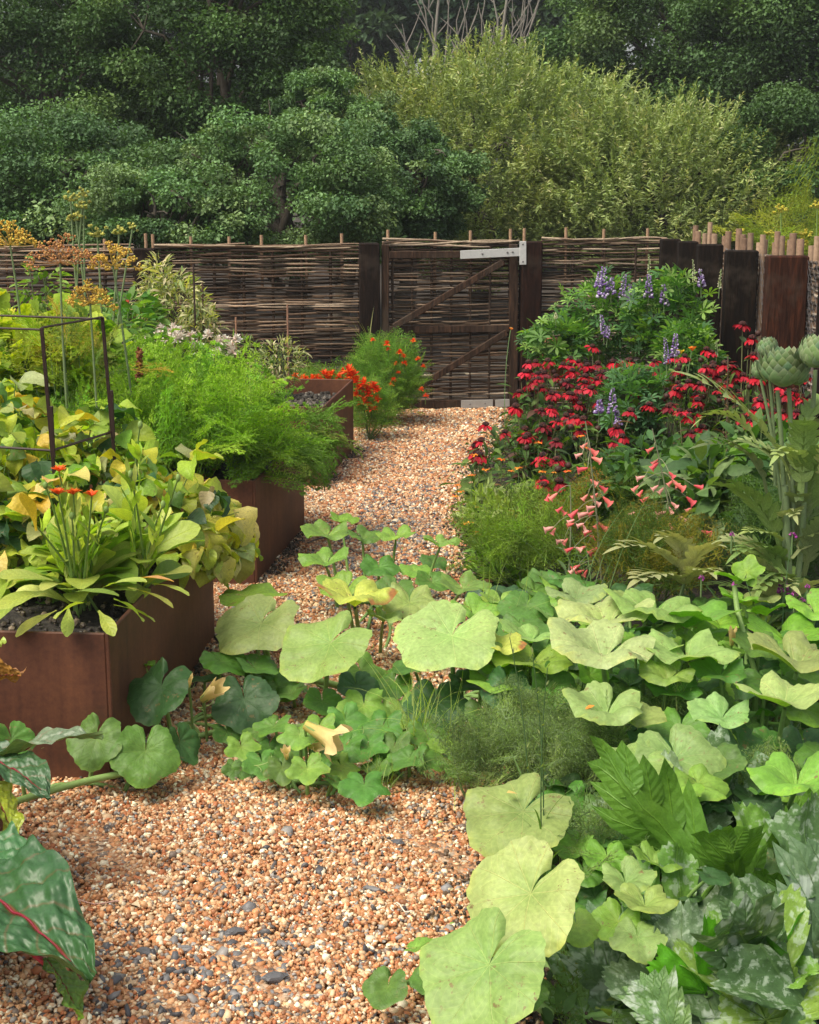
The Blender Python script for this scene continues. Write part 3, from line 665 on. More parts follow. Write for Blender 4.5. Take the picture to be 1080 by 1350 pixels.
for i, (px, py, rx, ry, lb) in enumerate([(330, 90, 130, 110, 'far hazy tree seen through the gap in the shaded dark tree'), (-30, 120, 150, 90, 'far hazy dark tree at the left edge behind the others'), (210, -40, 170, 120, 'far hazy tree behind the tall dark tree'), (470, 20, 120, 90, 'far hazy blue green tree left of the bare trunks'), (610, -10, 130, 90, 'far hazy blue green tree directly behind the bare trees'), (740, 10, 110, 80, 'far hazy tree right of the bare trees'), (900, -60, 170, 130, 'far hazy tree behind the big dark tree')]):
    tree(px, py, rx, ry, 42, 22000, .22, FR, [3, 2, 3], lb, cl=60, lo=.3)
for i, (px, lb) in enumerate([(583, 'pale leafless tree standing left behind the willow'), (662, 'pale leafless tree standing right behind the willow')]):
    b = aty(px, 130, 30); t = thing('bare_tree', lb, 'tree', (b[0], 30, 0), 'pale bare trees above the willow'); mb = MB()
    P0 = np.array([b[0], 30, 0]); tp = aty(px-6+12*i, -30, 30); c_ = (.23, .21, .18)
    for k in range(9):
        a = R.uniform(.45, .75); s = P0*(1-a)+tp*a; e = s+np.array([R.uniform(-.7, .7), R.uniform(-.3, .3), R.uniform(.9, 2.0)]); P = bez(s, (s+e)/2+np.array([(e[0]-s[0])*.3, 0, -.1]), e, 7)
        P[1:-1, 0] += R.normal(0, .03, 5); tube(mb, P, .026*np.linspace(1, .25, 7), 5, c_)
        for j in range(4):
            q = P[R.integers(2, 6)]; e2 = q+np.array([R.uniform(-.4, .4), 0, R.uniform(.2, .8)]); tube(mb, bez(q, (q+e2)/2+np.array([.05, 0, 0]), e2, 4), .014*np.linspace(1, .4, 4), 4, c_)
    part(mb, 'branches', M_bark, t)
    mb = MB(); tt = np.linspace(0, 1, 9)[:, None]; P = P0*(1-tt)+tp*tt; P[:, 0] += .1*np.sin(tt[:, 0]*7); tube(mb, P, .07*np.linspace(1, .3, 9), 7, c_); part(mb, 'trunk', M_bark, t)

# HZ haze: the air between the garden and the far trees
mb = MB(); V = np.array([[x, y, z] for x in (-60, 60) for y in (-6, 70) for z in (-1, 30)], float); mb.add(V, [[0, 1, 3, 2], [4, 6, 7, 5], [0, 4, 5, 1], [2, 3, 7, 6], [0, 2, 6, 4], [1, 5, 7, 3]])
hm = bpy.data.materials.new('haze'); hm.use_nodes = True; ht = hm.node_tree; ht.nodes.remove(ht.nodes['Principled BSDF']); pv = ht.nodes.new('ShaderNodeVolumePrincipled')
pv.inputs['Color'].default_value = (.86, .93, 1, 1); pv.inputs['Density'].default_value = .0009; ht.links.new(pv.outputs[0], ht.nodes['Material Output'].inputs['Volume'])
solo(mb, 'haze', hm, (0, 0, 0), 'thin pale haze over the garden and trees', 'haze', kind='stuff', smooth=False)
# ------------------------------------------------------------------ plant kit
R = np.random.default_rng(101); random.seed(5)
def frond(L=1., W=.5, pairs=8, sub=5, rise=1.2, curl=1.2, thin=.012, seed=0, tri=.05, d3=False):
    """feathery leaf: arching rachis, pinnae, thread-like leaflets"""
    rr = np.random.default_rng(seed); V = []; F = []
    def strip(a, b, w, n=None):
        k = len(V); d = b-a; s = np.cross(d, rr.normal(size=3)); s = s/(np.linalg.norm(s)+1e-9)*w
        V.extend([a-s, a+s, b]); F.append([k, k+1, k+2])
    n = 12; t = np.linspace(0, 1, n); a = rise-curl*t; dl = L/(n-1)
    y = np.concatenate([[0], np.cumsum(np.cos(a[:-1])*dl)]); z = np.concatenate([[0], np.cumsum(np.sin(a[:-1])*dl)])
    C = np.stack([.05*L*np.sin(t*3+seed), y, z], 1)
    for i in range(n-1):
        k = len(V); w0 = thin*(1.3-t[i]); V.extend([C[i]-[w0, 0, 0], C[i]+[w0, 0, 0], C[i+1]]); F.append([k, k+1, k+2])
    for p in range(pairs):
        tt = .28+.70*p/(pairs-1); c = np.array([np.interp(tt, t, C[:, q]) for q in range(3)]); ang = np.interp(tt, t, a)
        tan = np.array([0, cos(ang), sin(ang)]); nn = np.array([0, -sin(ang), cos(ang)])
        l = W*.5*sin(pi*min(1, (tt-.12)/.88)**.75)+.05*W
        for sd in (-1, 1):
            d = nrm(np.array([sd, 0, 0])*.8+tan*.6+nn*rr.uniform(-.25, .3)); e = c+d*l; strip(c, e, thin*.6)
            for q in range(sub):
                u = (q+.6)/sub; b = c+d*l*u; ll = l*.5*(1.15-u)+.02*W
                for s2 in (-1, 1):
                    s = nrm(np.cross(d, nn))*s2; d2 = nrm(s*.75+d*.7+nn*rr.uniform(-.35, .35)); e2 = b+d2*ll
                    strip(b, e2, tri*.35)
                    if d3:
                        for s3 in (-1, 1): strip(b+d2*ll*.45, b+d2*ll*.45+nrm(d2+np.cross(d2, nn)*s3*.8)*ll*.45, tri*.3)
                        strip(b+d2*ll*.2, b+d2*ll*.2+nrm(d2-np.cross(d2, nn)*.8+nn*.3)*ll*.4, tri*.3)
                    strip(e2, e2+nrm(d2+nn*rr.uniform(-.4, .4))*ll*.25, tri*.3)
    return np.array(V), np.array(F), np.zeros((len(V), 2))
FR_C = [frond(1, .42, 8, 4, 1.3, c, .010, i, .022, True) for i, c in enumerate([.3, .6, .9, 1.5])]
FR_F = [frond(1, .8, 7, 3, 1.2, c, .010, 10+i, .020, True) for i, c in enumerate([.2, .6, 1.1])]
FR_L = [frond(1, .7, 5, 2, 1.0, c, .012, 20+i, .05) for i, c in enumerate([.3, .8])]
def fronds(mb, T, n, P, phi, dip, s, c):
    k = R.integers(0, len(T), n)
    for j in range(len(T)):
        m = k == j
        if m.any(): mb.inst(T[j], frames(phi[m], dip[m], R.normal(0, 20, m.sum()), s[m]), P[m], c[m])
def pompom(mb, p, r, cols, n=26, dome=.7, wd=.5, L=.9, up=(0, 0, 1)):
    th = R.uniform(0, 360, n); el = R.uniform(-15, 85, n)
    T = blade(1, wd, 3, 1, spat, .3, .5); P = np.tile(np.asarray(p, float), (n, 1))
    mb.inst(T, frames(th, -el, R.normal(0, 20, n), r*L*R.uniform(.8, 1.1, n)), P, mixc(cols, n, None, .12))
def daisy(mb, p, r, cols, n=12, droop=20, wd=.3, face=(0, 0), layers=1, prof=None, cc=None, cr=.25):
    for l in range(layers):
        th = np.arange(n)*360/n+l*180/n+R.normal(0, 4, n)
        T = blade(1, wd, 4, 1, prof or spat, .3, .4)
        mb.inst(T, frames(th, R.normal(droop-l*12, 7, n), R.normal(0, 12, n), r*(1-.15*l)*R.uniform(.9, 1.1, n)), np.tile(np.asarray(p, float), (n, 1)), mixc(cols, n, None, .1))
    if cc is not None: v, f, uv = ICO1; put(mb, (v*np.array([cr, cr, cr*.7]), f, uv), np.eye(3)*r, p, cc)
def stems(mb, base, tops, r=.003, col=(.1, .17, .05), bow=.06, k=5):
    for q in tops:
        q = np.asarray(q); b = np.asarray(base)+np.array([R.normal(0, .02), R.normal(0, .02), 0]); m = b*.4+q*.6; m = m+np.array([R.normal(0, bow), R.normal(0, bow), 0]); m[:2] = m[:2]*.5+.5*(b[:2]*.5+q[:2]*.5)
        tube(mb, bez(b, m, q, 7), np.linspace(r*1.3, r*.7, 7), k, col)

# ------------------------------------------------------------------ beans spilling over the near bed
BEANC = [(.42, .50, .07), (.33, .46, .06), (.19, .34, .05), (.08, .2, .035), (.56, .56, .2), (.035, .10, .035), (.30, .36, .18), (.5, .42, .07)]
BEANT = [blade(1, .78, 9, 2, ovate, f, c, .2, w, 0, s) for s, (f, c, w) in enumerate([(.3, .9, .05), (.15, 1.4, .08), (.45, .6, .04), (-.2, 1.2, .08), (.5, 1.9, .1)])]
def bean(c, r, h, n, lab, wts, z0=.38, seed=0, shift=(0, 0)):
    t = thing('bean_plant', lab, 'bean plant', (c[0], c[1], z0), 'yellowing bean plants in the near bed')
    mb = MB(); st = MB(); tops = []
    d = R.normal(size=(n, 3)); d /= np.linalg.norm(d, axis=1)[:, None]; d[:, 2] = np.abs(d[:, 2]); u = R.uniform(.35, 1, n)**.5
    C = np.array([c[0]+shift[0], c[1]+shift[1], z0]); P = C+d*u[:, None]*np.array([r, r, h])
    for i in range(0, n, 3):      # three leaflets together
        q = P[i]; ph = math.degrees(math.atan2(d[i, 0], -d[i, 1]))+R.normal(0, 30); dp = R.normal(38, 20)-35*d[i, 2]
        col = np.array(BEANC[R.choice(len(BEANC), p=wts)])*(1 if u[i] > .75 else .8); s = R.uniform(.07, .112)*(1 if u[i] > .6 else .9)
        for a, sc in ((0, 1.1), (-75, .9), (75, .9)):
            cc = np.clip(col*np.exp(R.normal(0, .12, 3)), 0, .9)
            if R.random() < .12: cc = np.array(BEANC[R.choice(len(BEANC), p=wts)])
            M = frame(ph+a+R.normal(0, 12), dp+R.normal(0, 14), R.normal(0, 25), s*sc); put(mb, BEANT[R.integers(5)], M, q+M[:, 1]*.12, cc)
        if i % 6 == 0: tops.append(q)
    stems(st, (c[0], c[1], z0), tops, .0028, (.13, .2, .05))
    part(mb, 'foliage', M_bean, t); part(st, 'stems', M_stem, t)
    return t
WY = list(np.array([.26, .24, .16, .12, .1, .04, .07, .05])/1.04); WG = [.12, .16, .22, .2, .05, .13, .10, .02]
bean(bedpt(1, 1.02, .20), .27, .38, 300, 'yellow green bean plant drooping over the rim at the near bed\'s far corner', WY, shift=(.1, -.02))
bean(bedpt(1, .66, .34), .25, .38, 270, 'pale yellow bean plant right behind the pot marigold flowers', WY)
bean(bedpt(1, 1.22, .38), .28, .52, 300, 'bean plant with large green leaves under the steel frame\'s right leg', WG)
bean(bedpt(1, 1.0, .60), .27, .56, 300, 'bean plant at the foot of the steel frame', WY)
bean(bedpt(1, .6, .62), .24, .44, 240, 'dark leaved bean plant at the left edge below the frame bar', WG)
bean(bedpt(1, 1.3, .78), .27, .64, 260, 'bean plant at the left edge behind the steel frame', WY)
# large single leaves on the spilling side
t = thing('bean_shoot', 'pale yellow bean shoot hanging down the outside of the near bed', 'bean shoot', onz(285, 700, .44))
for (px, py, z, s, phi, dip, c) in [(270, 672, .58, .14, 30, 55, (.42, .45, .14)), (315, 690, .55, .13, 60, 40, (.55, .55, .22)), (322, 742, .42, .12, 20, 70, (.38, .40, .12)), (296, 738, .42, .12, -10, 75, (.2, .28, .05)), (262, 700, .5, .12, 10, 60, (.4, .42, .12)), (245, 640, .66, .13, 40, 35, (.4, .46, .08)), (218, 690, .5, .12, 0, 60, (.05, .13, .04)), (335, 705, .5, .08, 80, 70, (.6, .58, .25))]:
    mb = MB(); put(mb, BEANT[R.integers(5)], frame(phi, dip, R.normal(0, 15), s*1.1), onz(px-8, py-18, z), c); part(mb, 'leaf', M_bean, t)
mb = MB(); stems(mb, bedpt(1, 1.1, .1, .42), [onz(px, py-15, z) for px, py, z in [(270, 672, .58), (315, 690, .55), (322, 742, .42), (245, 640, .66)]], .003, (.25, .3, .08)); part(mb, 'stems', M_stem, t)

mb = MB(); n = 1400; p, u, l, L = bed_frame(1); A_ = R.uniform(.03, 1.3, n); B_ = R.uniform(.03, 1.1, n)
mb.inst(ICO0, frames(R.uniform(0, 360, n), R.uniform(-40, 40, n), R.uniform(0, 360, n), R.uniform(.003, .011, n)), np.stack([p[0]+u[0]*A_+l[0]*B_, p[1]+u[1]*A_+l[1]*B_, np.full(n, BH-.043)], 1), mixc([(.02, .015, .012), (.06, .045, .03), (.2, .15, .1)], n, [5, 3, 1]))
solo(mb, 'compost_debris', M_stone, (*p, BH), 'dark crumbs and bark bits on the near bed soil', 'compost', kind='stuff', smooth=False)
# ------------------------------------------------------------------ steel climbing frame
t2 = thing('bean_shoot', 'mass of pale hanging bean leaves cloaking the near bed\'s far corner', 'bean shoot', bedpt(1, 1.1, 0, .44)); mb = MB()
for k in range(120):
    a = R.uniform(.75, 1.36); dn = R.uniform(0, 1)**1.3; q = bedpt(1, a+R.normal(0, .03), -.02-.10*dn**.5+R.normal(0, .02), .56-.30*dn*(a-.5)); put(mb, BEANT[R.integers(5)], frame(R.normal(60, 40), R.normal(62, 14), R.normal(0, 25), R.uniform(.07, .12)), q, mixc([(.42, .46, .13), (.3, .42, .07), (.5, .5, .2), (.16, .28, .05), (.38, .44, .08)], 1, None, .12)[0])
part(mb, 'foliage', M_bean, t2)
t = thing('climbing_frame', 'thin rusty steel box frame standing among the beans', 'frame', (-1.1, 4.6, .4))
ztop = aty(55, 432, 4.6)[2]; A = aty(55, 432, 4.6); B = aty(135, 418.5, 4.95); B[2] = A[2]
dA = B-A; ll = np.array([-dA[1], dA[0], 0])/np.linalg.norm(dA)*.75
RU = (.03, .015, .012)
def fb(a, b, name, r=.0065): mb = MB(); tube(mb, [a, b], r, 4, RU, True); part(mb, name, M_wire, t, False)
A2, B2 = A+ll, B+ll
fb(A, B, 'top_bar', .0035); fb(A2, B2, 'top_bar', .0035); fb(A-[0, 0, .006], A2-[0, 0, .006], 'top_bar', .0035); fb(B-[0, 0, .006], B2-[0, 0, .006], 'top_bar', .0035)
Ab, Bb = aty(78, 640, 4.6), aty(156, 570, 4.95); Ab[2] = Bb[2] = .36
for a, b in ((A, Ab), (B, Bb), (A2, A2*1.), (B2, B2*1.)):
    e = np.array(b); 
    if a is A2 or a is B2: e[2] = .36
    mb = MB(); c = (a+e)/2; d = nrm(a-e); x = nrm(np.cross(d, (0, 1, 0))); box(mb, c, .0105, .0105, np.linalg.norm(a-e), col=RU, bev=.001, M=np.stack([x, np.cross(d, x), d], 1)); o = part(mb, 'leg', M_wire, t, False)
    mb = MB(); box(mb, a*.62+e*.38+[.008, -.009, 0], .010, .010, .16, col=RU, bev=.001); part(mb, 'leg_sleeve', M_wire, t, False)
lz = aty(72, 594, 4.6)[2]
def atz(a, b, z): k = (z-a[2])/(b[2]-a[2]); return a+(b-a)*k
la, lb = atz(A, Ab, lz), atz(B, Bb, lz); fb(la, lb, 'lower_bar', .004); fb(la, la+ll, 'lower_bar', .004)

# ------------------------------------------------------------------ pot marigolds at the front of the near bed
MGC = [(.34, .48, .10), (.27, .42, .08), (.44, .54, .17), (.2, .36, .06)]
def potmari(b, n, h, lab, tops, rs=.19, upc=14):
    t = thing('pot_marigold', lab, 'pot marigold', b, 'pot marigold plants in the near bed'); mb = MB(); ts = [blade(1, .40, 12, 2, spat, .2, c, r, .03, 0, s) for s, (c, r) in enumerate([(.9, .3), (1.2, .4), (.6, .2), (1.5, .5)])]
    for k in range(n):
        th = k*137.5+R.normal(0, 10); lv = k/n; M = frame(th, -R.uniform(12, 48)-lv*28, R.normal(0, 18), rs*R.uniform(.7, 1.15)*(1-.25*lv))
        put(mb, ts[R.integers(4)], M, b+np.array([R.normal(0, .02), R.normal(0, .02), .02+lv*h*.45]), mixc(MGC, 1, None, .12)[0])
    part(mb, 'leaves', M_pin, t)
    mb = MB(); stems(mb, b, tops, .0035, (.2, .32, .08), .03); lf = MB(); tt = [blade(1, .24, 5, 1, lance, .3, .5, .4), blade(1, .3, 5, 1, spat, .3, -.3, .6)]
    for q in tops:
        for j in range(upc):
            f = R.uniform(.2, .92); p = b*(1-f)+np.asarray(q)*f; M = frame(R.uniform(0, 360), -R.uniform(30, 75), R.normal(0, 20), R.uniform(.04, .09)); put(lf, tt[j % 2], M, p, mixc(MGC, 1, None, .15)[0])
    part(mb, 'stems', M_stem, t); part(lf, 'stem_leaves', M_fine, t); return t
b = onz(112, 806, .39); tp = [aty(78, 622, 4.0), aty(77, 652, 3.98), aty(97, 652, 4.02), aty(121, 655, 3.97), aty(60, 640, 4.05), aty(45, 690, 4.05), aty(140, 672, 4.1), aty(95, 680, 4.)]
t = potmari(b, 54, .36, 'pot marigold with four small orange flowers at the near bed\'s front', tp, .23)
for q in tp[:4]:
    mb = MB(); daisy(mb, q, .026, [(.85, .13, .015), (.9, .2, .02), (.8, .1, .02)], 16, -38, .3, layers=2); part(mb, 'flower', M_petal, t)
for q in tp[4:]:
    mb = MB(); v, f, uv = ICO1; put(mb, (v*np.array([.7, .7, 1.]), f, uv), np.eye(3)*.011, q, (.16, .26, .06)); part(mb, 'bud', M_stem, t)
b = onz(182, 790, .39); tp = [aty(185, 560, 4.15), aty(215, 665, 4.1), aty(172, 625, 4.1), aty(235, 630, 4.2)]
t = potmari(b, 34, .4, 'flowerless pot marigold with tall leafy stem beside the rim', tp, .23, 20)
for q in tp:
    mb = MB(); v, f, uv = ICO1; put(mb, (v*np.array([.7, .7, 1.2]), f, uv), np.eye(3)*.010, q, (.2, .3, .08)); part(mb, 'bud', M_stem, t)
mb = MB()
for (px, py, phi, dip, s, c) in [(165, 765, 80, -8, .14, (.55, .33, .15)), (168, 775, 70, 10, .15, (.38, .44, .10)), (150, 798, 75, 10, .13, (.3, .42, .1)), (75, 805, -60, 20, .13, (.36, .42, .08)), (48, 700, -20, -70, .13, (.5, .38, .06)), (100, 780, 110, 5, .12, (.2, .34, .07)), (130, 805, 30, 15, .12, (.3, .4, .08)), (90, 800, 10, 25, .11, (.3, .44, .1)), (60, 780, -40, 0, .15, (.32, .45, .1)), (30, 790, -30, 10, .13, (.26, .4, .08)), (150, 790, 50, 10, .14, (.3, .44, .09)), (110, 795, -20, -5, .15, (.34, .46, .12)), (70, 765, -70, -15, .15, (.3, .42, .1)), (135, 775, 60, -20, .16, (.34, .48, .12)), (200, 770, 60, 0, .13, (.3, .42, .08))]:
    put(mb, blade(1, .33, 9, 2, spat, .2, .5, .1, .03, 0, int(px)), frame(phi, dip, R.normal(0, 15), s), aty(px, py, 3.98), c)
part(mb, 'old_leaves', M_pin, t)

# ------------------------------------------------------------------ carrots in the middle bed
CC = [(.20, .40, .045), (.26, .46, .06), (.31, .50, .09), (.14, .3, .05)]
def carrot_proto(n, s, seed):
    mb = MB(); P = np.zeros((n, 3)); P[:, :2] = R.normal(0, .02, (n, 2)); P[:, 2] = .0
    fronds(mb, FR_C, n, P, R.uniform(0, 360, n), R.normal(-14, 14, n), R.uniform(.75, 1.1, n)*s, mixc(CC, n, None, .12)); return mb
protos = []
for j in range(3):
    t = thing('carrot', 'feathery green carrot top growing in the middle bed', 'carrot', (0, 0, 0), 'carrot tops filling the middle bed')
    part(carrot_proto(24, .49, j), 'foliage', M_fine, t)
    mb = MB(); v, f, uv = ICO1; put(mb, (v*np.array([.015, .015, .012]), f, uv), np.eye(3), (0, 0, 0), (.5, .2, .04)); part(mb, 'root_top', M_stem, t); protos.append(t)
k = 0
for i in range(6):
    for j in range(6):
        q = bedpt(2, .08+i*.18+R.normal(0, .02), .08+j*.2+R.normal(0, .03), .40)
        if (j == 0 and i > 1) or (j == 1 and i > 3): continue
        if k < 3: protos[k].location = q; protos[k].rotation_euler = (0, 0, R.uniform(0, 6))
        else: dup(protos[k % 3], q, R.uniform(0, 6.28), R.uniform(.8, 1.12))
        k += 1
for (p, ph, lab) in [(bedpt(2, .25, .06, .44), 55, 'carrot fronds flopping over the near corner of the middle bed'), (bedpt(2, .72, .04, .45), 80, 'carrot fronds arching towards the farthest bed from the middle bed'), (bedpt(2, .55, .05, .45), 70, 'carrot fronds flopping over the middle of the bed rim')]:
    t = thing('carrot', lab, 'carrot', p, 'carrot fronds drooping over the rim'); n = 12; mb = MB()
    Tf = [frond(1, .6, 8, 4, .75, c, .010, 40+i, .022, True) for i, c in enumerate([1.4, 1.9])]
    fronds(mb, Tf, n, np.tile(p, (n, 1))+R.normal(0, .03, (n, 3)), ph+R.normal(0, 32, n), R.normal(0, 14, n), R.uniform(.26, .4, n), mixc([(.09, .2, .035), (.12, .25, .05), (.2, .3, .1)], n, [3, 3, 1], .12))
    part(mb, 'foliage', M_fine, t)

# ------------------------------------------------------------------ leafy bushes behind, left
def bush(name, lab, cat, c, r, n, T, size, cols, mat, z0=0., dip=(10, 30), wts=None, group=None, top=None, nstem=10, hem=True, scol=(.1, .15, .05), lo=.4):
    c = np.asarray(c, float); t = thing(name, lab, cat, (c[0], c[1], z0), group); mb = MB()
    d = R.normal(size=(n, 3)); d /= np.linalg.norm(d, axis=1)[:, None]; u = R.uniform(lo, 1, n)**.6
    lump = 1+.14*np.sin(d[:, 0]*5+c[0]*9)*np.cos(d[:, 2]*6+c[1]*5)
    P = c+d*np.asarray(r)*(u*lump)[:, None]; P[:, 2] = np.maximum(P[:, 2], z0+.02)
    phi = np.degrees(np.arctan2(d[:, 0], -d[:, 1]))+R.normal(0, 40, n)
    kk = R.integers(0, len(T), n); cc = mixc(cols, n, wts, .16); dp = R.normal(dip[0], dip[1], n)-d[:, 2]*20; ss = size*np.exp(R.normal(0, .2, n))
    for j in range(len(T)):
        m = kk == j
        if m.any(): mb.inst(T[j], frames(phi[m], dp[m], R.normal(0, 25, m.sum()), ss[m]), P[m], cc[m])
    part(mb, 'foliage', mat, t)
    if nstem:
        mb = MB(); stems(mb, (c[0], c[1], z0), P[R.choice(n, min(nstem, n), False)], .0035, scol); part(mb, 'stems', M_stem, t)
    return t
LF1 = [blade(1, .42, 5, 1, lance, .3, .6, .2, 0, 0, s) for s in range(3)]
LFN = [blade(1, .2, 4, 1, lance, .3, c, .3) for c in (.3, .9, 1.4)]
def lobed(L=1., W=.5, n=5, seed=0, curl=.5, lw=.34, mw=.3, rise=.3, ang=52, prof=None):
    """leaf cut into side lobes along a midrib"""
    rr = np.random.default_rng(seed); V, F, U = [], [], []; o = 0
    def addb(T, M, P, uo=None):
        nonlocal o
        v, f, uv = T; V.append(v@M.T+P); F.append(f+o); U.append(uv); o += len(v)
    addb(blade(L, W*mw, 9, 1, strap, .2, curl, rise), np.eye(3), np.zeros(3))
    t = np.linspace(0, 1, 30); a = rise-curl*t; y = np.cumsum(np.cos(a))*L/30; z = np.cumsum(np.sin(a))*L/30
    for i in range(n):
        tt = .12+.80*(i+.3)/n; yy, zz, aa = np.interp(tt, t, y), np.interp(tt, t, z), np.interp(tt, t, a)
        l = W*.62*sin(pi*min(.97, tt)**.8)**.8*rr.uniform(.85, 1.1)
        for sd in (-1, 1):
            b = radians(ang-15*tt)*sd; tip = np.array([sin(b), cos(b)*cos(aa), cos(b)*sin(aa)+.12]); tip = nrm(tip); up = np.array([0, -sin(aa), cos(aa)])
            x = nrm(np.cross(tip, up)); M = np.stack([x, tip, np.cross(x, tip)], 1)
            addb(blade(l, L*lw*1.05, 5, 1, lance, .12, .5*rr.uniform(.4, 1.4), .1, 0, 0, seed), M, np.array([0, yy, zz]))
    addb(blade(L*.26, L*lw*.8, 5, 1, ovate, .2, .3, rise-curl), np.eye(3), np.array([0, y[-5], z[-5]]))
    return np.concatenate(V), np.concatenate(F), np.concatenate(U)
LOB = [lobed(1, .9, 3, s, .6, .36) for s in range(3)]
GOLD = [(.42, .52, .04), (.32, .45, .04), (.5, .55, .07), (.2, .34, .04)]
def at(px, py, y): return aty(px, py, y)
bush('golden_lovage', 'bright lime yellow lobed foliage behind the steel frame at left edge', 'leafy plant', at(8, 480, 6.4), (.22, .25, .22), 420, LOB, .09, GOLD, M_fine, 0, (-20, 35))
bush('golden_lovage', 'lime green leafy clump seen through the steel frame', 'leafy plant', at(85, 480, 6.6), (.22, .25, .2), 420, LOB, .08, [(.24, .40, .05), (.34, .46, .06), (.16, .3, .05)], M_fine, 0, (-20, 35))
bush('fennel', 'brownish yellow feathery foliage seen through the steel frame', 'fennel', at(100, 495, 6.2), (.2, .2, .18), 22, FR_F, .2, [(.4, .34, .1), (.3, .38, .08), (.26, .4, .07)], M_fine, 0, (-30, 40))
bush('leafy_herb', 'mid green leafy plant below the lowest orange dill head', 'leafy plant', at(150, 455, 7.6), (.28, .25, .22), 420, LF1, .07, [(.06, .17, .04), (.1, .24, .06), (.16, .3, .08)], M_fine, 0)
bush('leafy_herb', 'small green plant with pale yellow flower in front of the fence', 'leafy plant', at(58, 390, 7.6), (.14, .14, .16), 160, LF1, .06, [(.1, .22, .05), (.18, .32, .08)], M_fine, 0)
bush('leafy_herb', 'dark green leafy plant left of the cream variegated shrub', 'leafy plant', at(175, 415, 8.9), (.16, .14, .14), 200, LF1, .08, [(.06, .18, .04), (.1, .22, .05)], M_fine, 0)
CREAM = [(.42, .46, .30), (.3, .36, .2), (.2, .28, .13), (.55, .55, .42), (.12, .2, .08)]
bush('variegated_shrub', 'cream and pale green variegated shrub against the left fence', 'shrub', at(228, 425, 9.3), (.24, .2, .34), 1500, LFN, .065, CREAM, M_fine, 0, (20, 35), [3, 3, 3, 2, 2])
bush('variegated_shrub', 'lower right spreading shoot of the cream shrub by the thin stake', 'shrub', at(262, 440, 9.1), (.14, .14, .22), 600, LFN, .05, CREAM, M_fine, 0, (30, 35), [2, 3, 4, 1, 3])
bush('variegated_shrub', 'upper tip of cream variegated foliage beside the left fence post', 'shrub', at(210, 372, 9.4), (.10, .1, .16), 300, LFN, .06, CREAM, M_fine, 0, (0, 35), [3, 3, 2, 3, 1], nstem=6)
bush('silver_shrub', 'pale cream green shrub behind the carrots left of the marigolds', 'shrub', at(370, 478, 8.9), (.15, .12, .14), 420, LFN, .05, CREAM, M_fine, 0, (0, 35))
bush('silver_shrub', 'thin grey green shrub between cream shrub and farthest bed', 'shrub', at(318, 470, 8.6), (.14, .12, .12), 300, LFN, .05, [(.12, .2, .08), (.2, .28, .14)], M_fine, 0, (0, 35))
# grassy tuft and sticks
def tuft(name, lab, b, n, h, wd, col, spread=.35, cat='grass tuft', curl=(.3, 1.6)):
    mb = MB()
    for k in range(n):
        put(mb, blade(1, wd/h, 8, 1, strap, .4, R.uniform(*curl), pi/2*.95, 0, 0, k), frame(R.uniform(0, 360), R.normal(0, 14)*spread, 0, h*R.uniform(.6, 1.05)), b+np.array([R.normal(0, .02), R.normal(0, .02), 0]), mixc([col], 1, None, .2)[0])
    return solo(mb, name, M_fine, b, lab, cat)
tuft('grass_tuft', 'dark green leek like tuft in front of the wattle fence', aty(338, 480, 9.6)*[1, 1, 0]+[0, 0, .15], 26, .5, .012, (.08, .17, .06), cat='leek tuft')
for px, p0, p1, d, c, lb in [(255, 348, 465, 9.0, (.05, .03, .025), 'tall thin dark stake beside the cream shrub'), (311, 418, 470, 8.9, (.3, .16, .1), 'short reddish cane behind the white flowers'), (379, 402, 478, 9.3, (.28, .15, .1), 'thin reddish cane behind the farthest bed'), (267, 372, 430, 9.2, (.1, .06, .04), 'short dark cane just right of the tall thin stake')]:
    a = aty(px, p0, d); mb = MB(); tube(mb, [[a[0], a[1], 0], [a[0], a[1], a[2]*.5], a], .006, 6, c, True); solo(mb, 'cane', M_wattle, (a[0], a[1], 0), lb, 'cane', 'thin canes by the left fence')
# white flower band
WH = [(.75, .7, .6), (.8, .78, .7), (.75, .6, .52)]
for (px, py, d, lb) in [(200, 462, 8.2, 'white flowering plant at the left end of the white band'), (238, 462, 8.2, 'second white flowering plant from the left in the band'), (285, 462, 8.2, 'pinkish white flowering plant behind the carrots'), (225, 450, 8.5, 'white flowering plant just below the cream shrub')]:
    c = at(px, py+16, d); t = bush('white_flower_plant', lb, 'flowering plant', c, (.12, .1, .12), 160, LF1, .05, [(.1, .22, .06), (.16, .28, .08)], M_fine, 0, group='white flowering plants behind the carrots')
    for k in range(9):
        q = c+np.array([R.normal(0, .07), R.normal(0, .05), .1+R.uniform(-.05, .05)]); mb = MB(); pompom(mb, q, .045, WH, 30); part(mb, 'flower', M_petal, t)
mb = MB(); q = at(168, 402, 8.8); pompom(mb, q, .035, [(.5, .05, .03), (.7, .12, .06)], 26); t = thing('red_flower', 'single coral red flower left of the cream variegated shrub', 'flower', q*[1, 1, 0]); part(mb, 'petals', M_petal, t)
mb = MB(); tube(mb, bez(q*[1, 1, 0], q-[.02, 0, .2], q, 6), .004, 5, (.1, .17, .05)); part(mb, 'stem', M_stem, t)
mb = MB()
